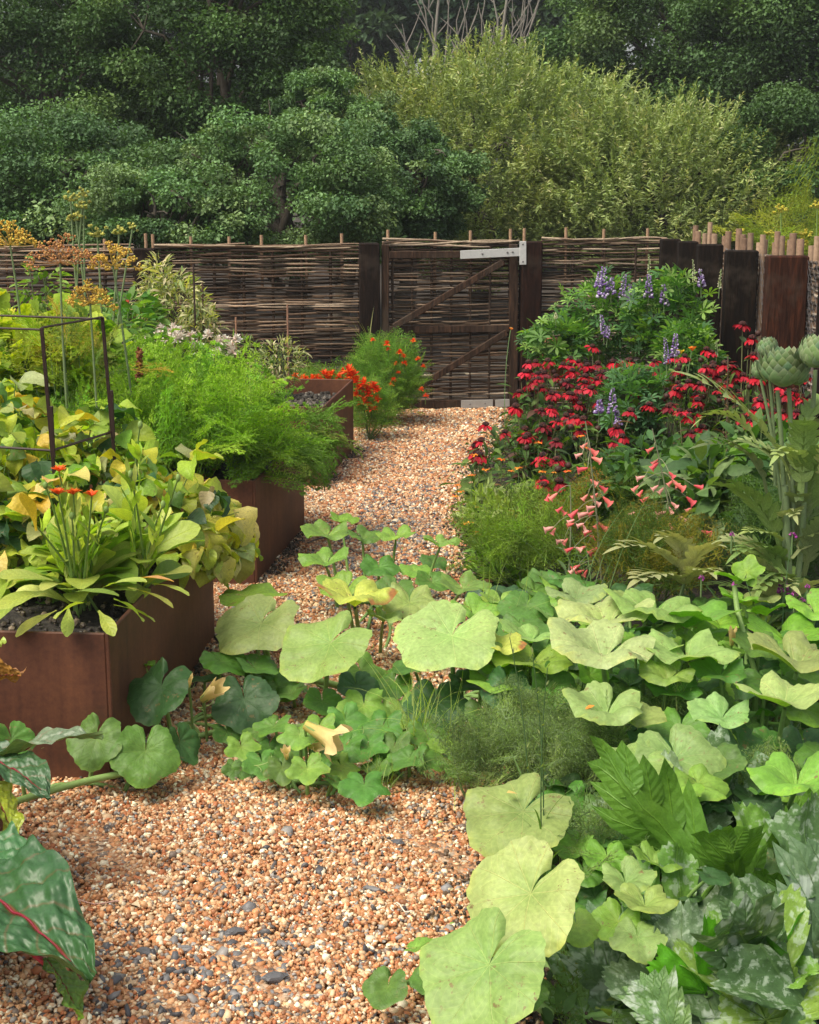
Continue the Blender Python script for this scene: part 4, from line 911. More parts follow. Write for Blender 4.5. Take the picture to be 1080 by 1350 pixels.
# red leaf spire among the carrots
b = aty(184, 500, 6.3); t = thing('seed_spike', 'small rusty brown seed spike standing among the carrot tops', 'seed spike', (b[0], b[1], .4)); q = aty(184, 462, 6.3)
n = 120; f = R.uniform(0, 1, n); mb = MB(); mb.inst(ICO0, frames(R.uniform(0, 360, n), R.uniform(-40, 40, n), f*0, R.uniform(.004, .008, n)), b+(q-b)*f[:, None]+R.normal(0, .007, (n, 3)), mixc([(.16, .05, .02), (.25, .1, .03)], n)); part(mb, 'seeds', M_stem, t)
mb = MB(); tube(mb, [[b[0], b[1], .4], b, q], .003, 5, (.15, .1, .04)); part(mb, 'stem', M_stem, t)
# dill / fennel heads
def umbel(px, py, d, wpx, c, lab, nr=22, base=None, stemc=(.16, .22, .1), heads=1, group='large dill heads at the left', flat=.75, dens=16):
    q = aty(px, py, d); r = wpx*pxm(d)/2; b = np.array([q[0]+R.normal(0, .04), d, 0]) if base is None else base
    t = thing('dill', lab, 'dill', b, group); mb = MB(); hub = q-np.array([0, 0, r*.7])
    tube(mb, bez(b, (b+hub)/2+[R.normal(0, .04), 0, 0], hub, 10), np.linspace(.007, .004, 10), 6, stemc); part(mb, 'stem', M_stem, t)
    ry = MB(); fl = MB()
    for k in range(nr):
        a = k*2.4; s = sqrt((k+.5)/nr); e = q+np.array([cos(a)*s*r, sin(a)*s*r, -s*s*r*flat+R.normal(0, .01)]); tube(ry, bez(hub, (hub+e)/2-[0, 0, .01], e, 4), .0013, 3, tuple(np.array(c[0])*.6))
        n = dens; off = R.normal(size=(n, 3)); off /= np.linalg.norm(off, axis=1)[:, None]; off[:, 2] = off[:, 2]*.7; rr_ = r*.2
        for j in range(0, n, 3): tube(ry, [e-[0, 0, rr_*.5], e+off[j]*rr_], .0008, 3, tuple(np.array(c[0])*.7))
        P = e+off*rr_*R.uniform(.6, 1, n)[:, None]; fl.inst(ICO0, frames(R.uniform(0, 360, n), R.uniform(-90, 90, n), off[:, 0]*0, R.uniform(.003, .0052, n)), P, mixc(c, n, None, .2))
    part(ry, 'rays', M_stem, t); part(fl, 'florets', M_petal, t)
    lf = MB(); n = 5 if nr > 12 else 1; f = R.uniform(.3, .85, n)[:, None]; fronds(lf, FR_F, n, b*(1-f)+hub*f, R.uniform(0, 360, n), R.uniform(-30, 30, n), R.uniform(.12, .22, n), mixc([(.12, .22, .08), (.2, .26, .08)], n)); part(lf, 'fronds', M_fine, t)
    return t
YO = [(.72, .48, .07), (.8, .58, .12), (.6, .38, .07)]; OR = [(.55, .27, .1), (.62, .36, .13), (.48, .2, .08)]
umbel(12, 298, 6.3, 70, YO, 'golden yellow dill head at the left edge'); umbel(78, 314, 6.0, 92, OR, 'orange brown dill head, second from the left', flat=.8)
umbel(148, 326, 6.2, 66, YO, 'golden dill head right of the orange brown one'); umbel(118, 378, 6.0, 62, YO, 'lowest golden orange dill head above the steel frame')
YG = [(.5, .5, .1), (.42, .45, .12), (.55, .5, .12)]; bb = np.array([aty(118, 400, 6.9)[0], 6.9, 0])
for (px, py, wp, lb) in [(93, 259, 18, 'leftmost small green yellow fennel head high above the fence'), (110, 254, 14, 'topmost tiny fennel head above the fence'), (108, 267, 20, 'small fennel head just below the topmost one'), (100, 282, 24, 'fennel head halfway down the tall thin stem'), (128, 303, 26, 'fennel head just above the golden dill head'), (157, 302, 18, 'small fennel head on a long side stalk'), (175, 296, 12, 'rightmost tiny fennel head above the fence')]:
    umbel(px, py, 6.9, wp, YG, lb, 10, bb, group='small fennel heads on tall thin stems', dens=14, flat=.3)
# marigolds round the farthest bed
ORG_ = [(.85, .10, .01), (.9, .18, .015), (.8, .07, .01)]
def marig(c, r, n, heads, lab, fr=.02, cols=ORG_, fol=[(.10, .23, .05), (.14, .3, .07), (.2, .36, .09)], fs=.1, z0=0.):
    t = bush('marigold', lab, 'marigold', c, r, n, FR_L, fs, fol, M_fine, z0, (-20, 35), group='orange marigolds near the gate')
    for q in heads:
        mb = MB(); q = np.asarray(q); pompom(mb, q, fr*1.25*R.uniform(.85, 1.2), cols, 30); tube(mb, [q-[0, 0, .05], q], .0025, 4, (.1, .2, .05)); part(mb, 'flower', M_petal, t)
    return t
c = at(488, 535, 9.5); marig(c-[0, 0, .04], (.13, .15, .14), 420, [at(x, y, 9.36) for x, y in [(465, 497), (480, 508), (492, 512), (474, 514), (486, 522), (497, 527), (480, 532), (490, 540), (468, 505), (496, 516), (470, 522), (484, 516), (460, 491)]], 'low marigold covered in orange double flowers beside the farthest bed', .040)
c = at(425, 512, 9.9); marig(c-[0, 0, .05], (.25, .15, .14), 380, [at(x, y, 9.75) for x, y in [(390, 497), (400, 500), (412, 501), (420, 500), (432, 500), (438, 493), (452, 491), (447, 498), (460, 500), (428, 494), (404, 503)]], 'marigold with orange flowers showing just over the far rim of the farthest bed', .034)
c = at(508, 500, 10.1); marig(c-[0, 0, .02], (.25, .2, .27), 1500, [at(x, y, 9.88) for x, y in [(492, 449), (510, 454), (512, 461), (527, 465), (532, 470), (551, 474), (558, 484), (525, 492), (519, 502), (516, 508), (533, 480), (522, 481), (556, 514), (561, 523), (545, 450)]], 'tall bushy green marigold with scattered red orange flowers beside the gate', .022)
c = at(475, 550, 9.8)
tuft('seed_stalks', 'pale wispy curled stalks rising above the tall marigold bush', at(493, 500, 10.2)*[1, 1, 0]+[0, 0, .3], 16, .48, .008, (.3, .35, .18), 1.0, 'stalks')
for i, (px, py, d) in enumerate([(165, 440, 7.9), (215, 520, 7.5), (40, 430, 7.8)]):
    pass
mb = MB(); q = at(155, 464, 8); c = at(158, 466, 7.9)
t = bush('calendula', 'small plant with orange yellow flowers left of the white flowers', 'flowering plant', c-[0, 0, .08], (.1, .1, .1), 90, LF1, .05, [(.1, .24, .05)], M_fine)
for x, y in [(154, 461), (161, 465), (158, 470)]: mb = MB(); pompom(mb, at(x, y, 7.85), .018, [(.85, .4, .03), (.9, .5, .05)], 18); part(mb, 'flower', M_petal, t)
# ------------------------------------------------------------------ right border: low ground cover
R = np.random.default_rng(202); random.seed(6)
mb = MB(); n = 5200
y = R.uniform(2.6, 10.7, n); x = edge_x(y)+.03+R.uniform(0, 1, n)**1.3*1.9; k = x < 2.0; x, y = x[k], y[k]; n = len(x)
fronds(mb, FR_L, n//4, np.stack([x, y, 0*x+.005], 1)[:n//4], R.uniform(0, 360, n//4), R.uniform(-50, 10, n//4), R.uniform(.06, .13, n//4), mixc([(.05, .11, .03), (.08, .16, .05), (.14, .2, .07)], n//4))
for T in LF1:
    q = R.choice(n, n//4, False); m = len(q)
    mb.inst(T, frames(R.uniform(0, 360, m), R.uniform(-50, 10, m), R.normal(0, 20, m), R.uniform(.03, .07, m)), np.stack([x, y, 0*x+R.uniform(0, .07, n)], 1)[q], mixc([(.04, .10, .03), (.07, .16, .04), (.13, .2, .06), (.2, .14, .07)], m, [4, 4, 2, 1]))
solo(mb, 'ground_cover', M_fine, (.8, 6, 0), 'low weedy ground cover on the dark border soil', 'ground cover', kind='stuff')

# ------------------------------------------------------------------ lupins at the back
def palm(n=7, L=1., seed=0):
    V, F, U = [], [], []; o = 0
    for k in range(n):
        a = (k-(n-1)/2)*2*pi/(n+.6); v, f, uv = blade(L*(1-.25*abs(k-(n-1)/2)/(n/2)), L*.27, 5, 1, spat, .35, .5, .35)
        c, s = cos(a), sin(a); M = np.array([[c, s, 0], [-s, c, 0], [0, 0, 1]]); V.append(v@M.T); F.append(f+o); U.append(uv); o += len(v)
    return np.concatenate(V), np.concatenate(F), np.concatenate(U)
PAL = [palm(7, 1, s) for s in range(2)]
LUPG = [(.07, .19, .07), (.12, .27, .09), (.18, .34, .10), (.05, .13, .06)]
PUR = [(.30, .2, .46), (.45, .35, .6), (.68, .6, .78), (.24, .14, .40)]
def spike(q0, q1, r, cols, n, par, name='flower_spike'):
    mb = MB(); f = np.linspace(0, 1, n); P = q0+(q1-q0)*f[:, None]; a = R.uniform(0, 6.28, n); rr = r*(1-.65*f)
    P = P+np.stack([np.cos(a)*rr, np.sin(a)*rr, 0*a], 1)
    mb.inst((ICO0[0]*np.array([.6, 1, .7]), ICO0[1], ICO0[2]), frames(np.degrees(np.arctan2(np.cos(a), -np.sin(a))), R.normal(-20, 15, n), 0*a, r*.42*(1.1-.6*f)), P, mixc(cols, n, None, .15))
    tube(mb, [q0-[0, 0, .06], q1], .003, 4, (.2, .3, .12)); return part(mb, name, M_petal, par)
for (px, py, d, rx, ry, n, lb, sp) in [
    (800, 425, 9.5, 75, 60, 300, 'lupin with the tallest purple and white spikes against the back fence', [(795, 352, 392, 1.2), (820, 362, 392, .8), (857, 335, 372, .5), (832, 375, 400, .8), (790, 358, 378, .9), (806, 366, 388, .9)]),
    (880, 415, 9.2, 62, 58, 270, 'lupin in front of the dark fence corner posts with a pale top spike', [(855, 362, 392, .9), (876, 375, 402, .9), (916, 342, 372, .4), (925, 355, 378, .8), (886, 430, 460, .7), (884, 455, 475, .9), (948, 355, 380, .4)]),
    (735, 455, 9.3, 48, 36, 170, 'low bright green lupin beside the gate post', [(797, 415, 440, .7), (800, 430, 445, .7), (733, 412, 420, .4)]),
    (835, 530, 8.1, 42, 48, 170, 'dark leaved lupin among the red flowers, right of centre', [(808, 512, 545, .9), (815, 540, 560, .8), (890, 440, 470, .8), (880, 445, 480, .6), (790, 527, 545, .9)]),
    (905, 470, 8.8, 40, 50, 220, 'leafy lupin just left of the tall black post', [(945, 450, 470, .3)])]:
    c = at(px, py, d); r = (rx*pxm(d), .22, ry*pxm(d))
    t = bush('lupin', lb, 'lupin', c, r, n, PAL, .068, LUPG if d > 8.5 else [(.05, .14, .07), (.08, .2, .09), (.1, .24, .12)], M_fine, 0, (-5, 30), group='purple lupins in the right border')
    for (x, y0, y1, s) in sp: spike(at(x, y1, d-.16), at(x+R.normal(0, 2), y0, d-.16), .027*s, PUR if s > .5 else [(.6, .62, .3), (.75, .75, .55)], 60, t)

# ------------------------------------------------------------------ red coneflowers
def cone(q, s, par, tilt, cc):
    mb = MB(); n = R.integers(11, 15); th = np.arange(n)*360/n+R.normal(0, 5, n); T = blade(1, .40, 5, 1, spat, .25, .6)
    mb.inst(T, frames(th, R.normal(24, 9, n)+R.normal(0, 5)+R.uniform(0, 14)*np.cos(np.radians(th)+R.uniform(0, 6.28)), R.normal(0, 15, n), s*R.uniform(.9, 1.2, n)), np.tile(q, (n, 1)), mixc([cc, tuple(np.array(cc)*.75), tuple(np.array(cc)*1.15)], n, None, .1))
    o = part(mb, 'flower_head', M_petal, par)
    mb = MB(); m = 46; g = np.arange(m)*2.4; z = 1-np.arange(m)/m*1.05; rr = np.sqrt(np.clip(1-z*z, 0, 1)); D = np.stack([np.cos(g)*rr, np.sin(g)*rr, z*.85], 1)*s*.34
    mb.inst(ICO0, frames(g*0, g*0, g*0, np.full(m, s*.085)), q+D+[0, 0, s*.05], mixc([(.045, .012, .012), (.09, .025, .015), (.02, .007, .008)], m))
    v, f, uv = ICO1; put(mb, (v*np.array([.32, .32, .3])*s, f, uv), np.eye(3), q+[0, 0, s*.05], (.03, .01, .01))
    c = part(mb, 'cone', M_stem, o)
HD = [(x/4.154+620, y/4.154+440) for x, y in [(670, 70), (360, 155), (425, 150), (510, 170), (545, 170), (640, 180), (300, 210), (370, 220), (470, 235), (530, 265), (630, 235), (390, 295), (270, 320), (320, 280), (250, 400), (390, 420), (600, 385), (660, 300), (780, 155), (905, 190), (85, 500), (190, 540), (60, 585), (50, 665), (300, 570), (430, 555), (300, 525), (580, 460), (620, 470), (800, 520), (790, 590), (400, 670), (470, 690), (400, 830), (490, 810), (480, 480), (450, 420), (700, 380), (560, 205), (700, 165), (730, 215), (860, 150), (540, 330), (470, 330), (350, 260), (590, 300), (440, 500), (550, 430), (690, 250)]]
HD += [(x/5+880, y/5+430) for x, y in [(560, 80), (565, 190), (290, 175), (115, 200), (70, 290), (250, 270), (140, 370), (200, 490), (285, 320), (500, 325), (440, 340), (230, 670), (330, 330), (590, 345), (755, 405), (840, 430), (920, 470), (800, 600), (850, 610), (560, 640), (500, 600), (-20, 330), (-60, 300), (-10, 430), (60, 420), (-150, 380), (-180, 480), (-120, 520), (-220, 420), (-90, 440), (-40, 540), (20, 520), (80, 560), (-240, 560), (150, 560), (340, 420), (390, 380), (420, 450), (300, 250), (380, 250), (690, 330), (880, 330), (700, 560), (620, 470)]]
HD += [(x+random.gauss(0, 9), y+random.gauss(0, 8)) for x, y in HD if random.random() < .62]
groups = {}
ctrs = [(650, 610, 6.9, 'small clump of red coneflowers leaning out over the gravel path'), (690, 560, 7.7, 'red coneflower clump behind the path side one'), (700, 500, 8.5, 'dense red coneflower clump nearest the gate post'), (755, 490, 8.6, 'dense red coneflower clump in front of the low lupin'), (785, 470, 8.9, 'highest red coneflower clump at the back of the border'), (735, 620, 6.5, 'low red coneflowers beside small orange flowers'), (810, 590, 7.3, 'red coneflowers just above the pink penstemon'), (850, 490, 8.3, 'dark headed coneflower clump right of the purple spikes'), (915, 500, 7.9, 'red coneflowers in front of the black post'), (985, 460, 7.6, 'tallest dark coneflowers against the black post near the artichokes'), (1040, 520, 7.2, 'red coneflowers half hidden behind the artichoke stalks'), (925, 570, 7.2, 'lowest red coneflowers left of the artichoke leaves')]
for h in HD:
    k = min(range(len(ctrs)), key=lambda i: (ctrs[i][0]-h[0])**2+(ctrs[i][1]-h[1])**2*1.3); groups.setdefault(k, []).append(h)
ECH = [(.05, .12, .035), (.08, .18, .045), (.12, .22, .06), (.035, .07, .03), (.1, .06, .05)]
for k, hs_ in groups.items():
    cx, cy, d, lb = ctrs[k]; mx = np.mean([h[0] for h in hs_]); b = aty(mx, 500, d); b[2] = 0
    t = thing('coneflower', lb, 'coneflower', b, 'red coneflower clumps in the right border'); tops = []
    for h in hs_:
        dd = d-(h[1]-cy)*.006+R.normal(0, .06); q = aty(h[0], h[1], dd); tops.append(q)
        cc = [(.50, .008, .024), (.36, .006, .02), (.60, .022, .05), (.20, .008, .018)][R.choice(4, p=[.4, .3, .2, .1])]
        cone(q, .047*R.uniform(.85, 1.15), t, 0, cc)
    mb = MB(); stems(mb, b, tops, .0032, (.12, .13, .05), .02)
    for q in tops:      # side stems with buds
        if R.random() < .4: e = q+np.array([R.normal(0, .05), R.normal(0, .04), -.04]); tube(mb, bez(b*.5+q*.5, e-[0, 0, .1], e, 5), .0022, 4, (.12, .14, .06)); put(mb, (ICO1[0]*.016, ICO1[1], ICO1[2]), np.eye(3), e, (.05, .02, .015))
    part(mb, 'stems', M_stem, t)
    mb = MB(); n = 26+14*len(hs_); f = R.uniform(.08, .93, n); ii = R.integers(0, len(tops), n); P = b+(np.array(tops)[ii]-b)*f[:, None]+R.normal(0, .035, (n, 3)); P[:, 2] = np.abs(P[:, 2])
    for j, T in enumerate([blade(1, .36, 6, 1, lance, .3, 1., .3), blade(1, .3, 6, 1, lance, .3, .5, .2)]):
        m = np.arange(n) % 2 == j; mb.inst(T, frames(R.uniform(0, 360, m.sum()), R.normal(5, 30, m.sum()), R.normal(0, 20, m.sum()), R.uniform(.07, .14, m.sum())*(1.15-.5*f[m])), P[m], mixc(ECH, m.sum(), [3, 3, 2, 2, 1]))
    part(mb, 'leaves', M_fine, t)
# ------------------------------------------------------------------ orange annuals along the path edge
OF = [(.9, .22, .02), (.9, .3, .03), (.85, .12, .015), (.9, .45, .06)]
for (px, py, d, rx, ry, n, hs_, lb, cols) in [
    (640, 672, 6.8, 34, 30, 260, [(608, 648), (600, 655), (627, 668), (622, 627), (640, 620), (612, 690), (603, 640), (630, 705), (625, 600)], 'light green bush with pale orange flowers spilling onto the path', [(.3, .42, .18), (.22, .34, .12)]),
    (680, 685, 6.7, 45, 34, 320, [(674, 621), (661, 606), (684, 617), (690, 690)], 'fine leaved light green bush below the red coneflowers', [(.18, .3, .1), (.27, .38, .15), (.33, .42, .2)]),
    (722, 665, 6.6, 42, 32, 260, [(710, 584), (715, 622), (733, 623), (748, 622), (765, 575), (770, 590)], 'bush with small bright orange flowers under the coneflowers', [(.11, .2, .07), (.18, .28, .1)]),
    (668, 735, 6.1, 45, 40, 420, [(628, 702), (618, 690)], 'light green feathery bush above the squash leaves', [(.13, .28, .05), (.2, .36, .08)])]:
    c = at(px, py, d); t = bush('annual_flower', lb, 'flowering plant', c, (rx*pxm(d), .2, ry*pxm(d)), int(n*1.3), LFN+LF1, .055, cols, M_fine, 0, (-30, 40), group='orange flowered annuals along the path edge')
    for x, y in hs_:
        q = at(x, y, d-.15); mb = MB(); daisy(mb, q, .020, OF, 8, -10, .55, cc=(.7, .3, .03)); tube(mb, [q-[0, 0, .1], q], .0015, 4, (.15, .25, .08)); part(mb, 'flower', M_petal, t)
for x, y, lb in [(913, 458, 'single bright orange flower above the red coneflowers'), (898, 462, 'single yellow flower among the coneflowers'), (674, 431, 'tiny orange flower against the gate\'s right stile')]:
    d = 8.3 if x > 700 else 9.9; q = at(x, y, d); t = thing('poppy', lb, 'flower', (q[0], d, 0), 'single orange flowers on thin stems'); mb = MB(); daisy(mb, q-[0, 0, .02], .033 if x > 700 else .02, [(.9, .25, .02)] if x != 898 else [(.85, .6, .04)], 6, -50, .9); part(mb, 'petals', M_petal, t); mb = MB(); tube(mb, bez([q[0]-.03, d, 0], q-[.05, 0, .3], q, 7), .003, 5, (.15, .25, .1)); part(mb, 'stem', M_stem, t)

# ------------------------------------------------------------------ penstemons
PK = [(.85, .18, .16), (.9, .3, .25), (.8, .12, .14), (.92, .45, .4)]
def bell(q, s, phi, dip, par, col):
    mb = MB(); th = np.linspace(0, 2*pi, 11)[:-1]; t = np.array([0, .15, .45, .8, 1.0]); r = np.array([.07, .11, .20, .22, .42]); V = []
    for a, b in zip(t, r): V.append(np.stack([b*np.cos(th)*(1+(.25*np.sin(th*5) if a == 1 else 0)), np.full(10, a), b*np.sin(th)], 1))
    F = np.array([[i*10+j, i*10+(j+1) % 10, (i+1)*10+(j+1) % 10, (i+1)*10+j] for i in range(4) for j in range(10)])
    put(mb, (np.concatenate(V), F, np.zeros((50, 2))), frame(phi, dip, 0, s), q, col); return part(mb, 'flower', M_petal, par)
for (b0, tip, pts, d, lb) in [
    ((795, 840), (772, 555), [(775, 590), (780, 603), (775, 617), (778, 632), (768, 598), (790, 640), (775, 652), (762, 672), (785, 668), (770, 690), (780, 700), (795, 655), (757, 690), (773, 720), (765, 745), (788, 722), (760, 748), (770, 752), (782, 660), (776, 676), (790, 690), (756, 722)], 5.5, 'salmon pink penstemon spike, the left one, in front of coneflowers'),
    ((905, 800), (860, 565), [(862, 590), (868, 610), (850, 628), (842, 640), (855, 655), (838, 675), (850, 690), (868, 640), (882, 622), (890, 638), (885, 662), (895, 680), (846, 705), (870, 700), (838, 690), (905, 655), (915, 640), (878, 675), (880, 705), (900, 705), (925, 700), (862, 745), (863, 765), (886, 632), (856, 736)], 5.6, 'salmon pink penstemon spike, the right one, near the artichoke leaves'),
    ((745, 800), (752, 640), [(735, 650), (742, 668), (730, 695), (744, 712)], 5.6, 'small thin penstemon stem with few pink flowers on the left')]:
    b = onz(*b0); b = aty(b0[0], b0[1], d); b[2] = 0; t = thing('penstemon', lb, 'penstemon', b, 'salmon pink penstemons'); tp = aty(*tip, d); mb = MB()
    main = bez(b, (b+tp)/2+[.02, 0, 0], tp, 14); tube(mb, main, np.linspace(.005, .002, 14), 6, (.2, .22, .13))
    for (x, y) in pts:
        q = aty(x, y, d+R.normal(0, .04)); i = np.argmin(np.abs(main[:, 2]-q[2]-.04)); tube(mb, bez(main[i], (main[i]+q)/2+[0, 0, .02], q, 4), .0013, 4, (.25, .25, .15))
        if random.random() < .55: bell(q+np.array([R.normal(0, .02), .01, R.normal(0, .022)]), .028, 90*random.choice((-1, 1)), R.uniform(20, 75), t, PK[R.integers(4)])
        bell(q, .034*R.uniform(.8, 1.2), 90 if q[0] > main[i][0] else -90, R.uniform(10, 50), t, PK[R.integers(4)])
    part(mb, 'stem', M_stem, t)
    mb = MB(); n = 16; f = R.uniform(.03, .5, n); P = b+(tp-b)*f[:, None]; mb.inst(LFN[1], frames(R.uniform(0, 360, n), R.uniform(-50, 0, n), f*0, R.uniform(.05, .1, n)), P, mixc([(.12, .22, .1)], n)); part(mb, 'leaves', M_fine, t)

# ------------------------------------------------------------------ feathery fennel bushes
for (px, py, d, rx, ry, n, cols, lb) in [
    (690, 736, 5.9, 58, 38, 60, [(.16, .30, .05), (.22, .36, .08), (.12, .2, .05)], 'bright green feathery fennel bush above the squash patch'),
    (745, 715, 6.3, 40, 36, 50, [(.25, .25, .05), (.3, .18, .06), (.14, .24, .04)], 'fennel bush tinged brown and yellow by the left penstemon'),
    (840, 705, 6.8, 60, 40, 70, [(.12, .2, .05), (.25, .26, .05), (.08, .16, .05)], 'yellowish fennel bush between the two penstemon spikes'),
    (860, 760, 5.4, 75, 40, 110, [(.08, .15, .04), (.2, .2, .04)], 'dark shaded fennel behind the pale serrated leaves'),
    (1030, 740, 5.4, 60, 50, 110, [(.05, .12, .05), (.08, .16, .06)], 'dark green feathery plant below the artichoke at the right edge')]:
    c = at(px, py, d); bush('fennel', lb, 'fennel', c, (rx*pxm(d), .18, ry*pxm(d)), n, FR_F, .2, cols, M_fine, 0, (-50, 35), group='feathery fennel bushes in the right border')

# ------------------------------------------------------------------ filler leafy plants, right
for (px, py, d, rx, ry, n, sz, cols, lb) in [
    (830, 655, 6.9, 80, 45, 380, .09, [(.04, .11, .035), (.07, .16, .04)], 'dark leafy plant under the coneflowers right of centre'),
    (940, 625, 6.4, 50, 32, 200, .11, [(.08, .2, .04), (.14, .3, .05)], 'bright green leafy plant left of the artichoke stalks'),
    (930, 660, 6.0, 60, 60, 320, .10, [(.1, .2, .08), (.16, .26, .12), (.05, .12, .05)], 'grey green leafy plant below the artichoke\'s long leaf'),
    (1040, 640, 6.0, 60, 60, 320, .10, [(.05, .13, .05), (.09, .2, .07)], 'dark leafy plant behind the artichoke at the right edge'),
    (1000, 600, 6.6, 80, 36, 240, .09, [(.05, .13, .04), (.09, .18, .06)], 'dark leafy plant behind the artichoke stalks'),
    (860, 620, 7.1, 70, 42, 300, .08, [(.05, .13, .05), (.08, .18, .07)], 'leafy plant beneath the dark lupin')]:
    c = at(px, py, d); bush('leafy_plant', lb, 'leafy plant', c, (rx*pxm(d), .2, ry*pxm(d)), n, LF1, sz, cols, M_fine, 0, (5, 35), group='leafy plants filling the right border')

# ------------------------------------------------------------------ globe artichoke
AB = np.array(aty(1035, 800, 5.0)); AB[2] = 0
t = thing('globe_artichoke', 'globe artichoke plant with silvery jagged leaves and pale green heads', 'artichoke', AB)
def arthead(q, s, n=70, open_=0.):
    mb = MB(); T = blade(1, .85, 5, 2, ovate, .12, -.75, .0); v, f, uv = ICO2; put(mb, (v*np.array([.40, .40, .38])*s, f, uv), np.eye(3), q, (.2, .26, .13))
    for k in range(n):
        u = k/n; g = k*137.5; el = -40+105*u; rr = s*.40*cos(radians(el))*(1+open_*.5*(1-u)); z = s*.36*sin(radians(el))
        p = q+np.array([sin(radians(g))*rr, -cos(radians(g))*rr, z-s*.05]); c = np.array([.20, .30, .13])*(1-.2*u)+R.normal(0, .012, 3); c = np.tile(c, (len(T[0]), 1)); tt = T[2][:, 1:2]; c = c*(1-.25*(tt < .3))+np.array([.14, .12, .12])*(tt > .8)*.6+np.array([.1, .08, .07])*(np.abs(T[2][:, :1]) > .9)
        put(mb, T, frame(g, -56+open_*30-20*u, R.normal(0, 6), s*(.46-.08*u)), p, np.clip(c, .02, 1))
    return mb
for (px, py, wpx, d, n, op) in [(1033, 490, 52, 4.9, 84, .55), (1012, 461, 27, 5.0, 50, 0), (1075, 468, 44, 4.8, 64, 0), (1003, 490, 26, 5.0, 46, 0), (1052, 498, 26, 4.95, 40, .3)]:
    q = aty(px, py, d); s = wpx*pxm(d)*1.02; part(arthead(q, s, n, op), 'flower_head', M_bract, t)
mb = MB()
for (a, b, r) in [((1040, 512), (1045, 700), .012), ((1025, 515), (1035, 720), .012), ((1012, 475), (1022, 640), .008), ((1075, 488), (1062, 600), .012), ((1062, 600), (1052, 760), .014), ((1035, 640), (1040, 860), .018), ((1003, 500), (1030, 660), .008)]:
    A, B = aty(*a, 4.95), aty(*b, 4.98); tube(mb, bez(A, (A+B)/2+[.012, 0, 0], B, 7), np.linspace(r*.6, r*.75, 7), 8, (.2, .27, .13))
part(mb, 'stalk', M_stem, t)
ARL = [lobed(1, .44, 8, s, c, .075, .2, r, 48) for s, (c, r) in enumerate([(.9, .5), (1.3, .7), (.5, .3), (1.7, .9)])]
ARC = [(.14, .21, .11), (.23, .33, .15), (.14, .25, .08)]
for (a, tip, dz, ds, j, rl) in [((1040, 625), (920, 518), 4.95, 4.5, 2, 20), ((1010, 650), (925, 595), 5.0, 4.7, 1, 10), ((1030, 730), (935, 655), 5.0, 4.6, 1, -10), ((1050, 640), (1085, 560), 5.0, 4.8, 0, 0), ((1060, 700), (1090, 600), 5.0, 4.5, 0, 0), ((1045, 700), (1000, 600), 5.1, 4.9, 1, 0), ((1055, 660), (1060, 560), 4.9, 4.6, 3, 0), ((1040, 760), (970, 740), 5.0, 4.5, 1, 0), ((1060, 760), (1090, 690), 5.0, 4.6, 2, 0), ((1050, 720), (1050, 660), 5., 4.6, 3, 0), ((1045, 780), (1000, 790), 5., 4.4, 1, 0)]:
    A, B = aty(*a, dz), aty(*tip, dz+(ds-dz)*.4); D = B-A; L = np.linalg.norm(D); phi = math.degrees(math.atan2(D[0], -D[1])); dip = -math.degrees(math.asin(D[2]/L))
    mb = MB(); put(mb, ARL[j], frame(phi, dip, rl, L*1.15), A, mixc(ARC, 1, None, .1)[0]); part(mb, 'leaf', M_arti, t)
for k in range(24):
    A = AB+np.array([R.normal(0, .05)+.02, R.normal(0, .04), R.uniform(.12, .86)]); L = R.uniform(.22, .36)*(1.15-.35*A[2]); g = k*137.5
    mb = MB(); put(mb, ARL[k % 4], frame(g, R.uniform(-32, -5)-10*A[2], R.normal(0, 10), L*1.1), A, mixc([(.23, .34, .14), (.16, .28, .08), (.3, .38, .2)], 1, None, .1)[0]); part(mb, 'leaf', M_arti, t)
# pale serrated leaf low in the middle, a young cardoon
CB = np.array(aty(880, 800, 5.1)); CB[2] = 0
t = thing('young_cardoon', 'young cardoon with pale jagged leaves between penstemons and squash', 'cardoon', CB)
for (a, tip, dz, ds, j) in [((905, 765), (820, 735), 5.1, 4.9, 0), ((900, 770), (945, 730), 5.1, 4.9, 0), ((905, 760), (870, 720), 5.2, 5.0, 1), ((900, 770), (845, 775), 5.1, 4.8, 2), ((905, 770), (935, 765), 5.1, 4.8, 2)]:
    A, B = aty(*a, dz), aty(*tip, ds); D = B-A; L = np.linalg.norm(D); mb = MB(); put(mb, ARL[j], frame(math.degrees(math.atan2(D[0], -D[1])), -math.degrees(math.asin(D[2]/L)), 0, L*1.2), A, (.3, .36, .2)); part(mb, 'leaf', M_arti, t)
mb = MB(); stems(mb, CB, [aty(903, 765, 5.1)]*3, .006, (.2, .28, .12), .0); part(mb, 'stalk', M_stem, t)
# toadflax
for (px, py, d, lb, pts) in [(1035, 765, 4.9, 'purple toadflax spike by the right edge above the squash leaves', [(1033, 758, 782, 1.2)]), (1040, 790, 4.8, 'low magenta toadflax with scattered small flowers', [(970, 766, 772, .8), (925, 758, 764, .7), (1048, 778, 784, .7), (1058, 788, 792, .6), (1065, 770, 774, .6), (1045, 702, 708, .9), (965, 700, 706, .5)])]:
    b = aty(px, py, d); t = thing('toadflax', lb, 'toadflax', (b[0], d, 0), 'purple toadflax in the right border')
    for (x, y0, y1, s) in pts: spike(aty(x, y1, d), aty(x, y0, d), .014*s, [(.35, .05, .3), (.5, .12, .42)], 30, t)
    mb = MB(); stems(mb, (b[0], d, 0), [aty(x, y1, d) for (x, y0, y1, s) in pts], .0015, (.1, .2, .08), .02); part(mb, 'stems', M_stem, t)
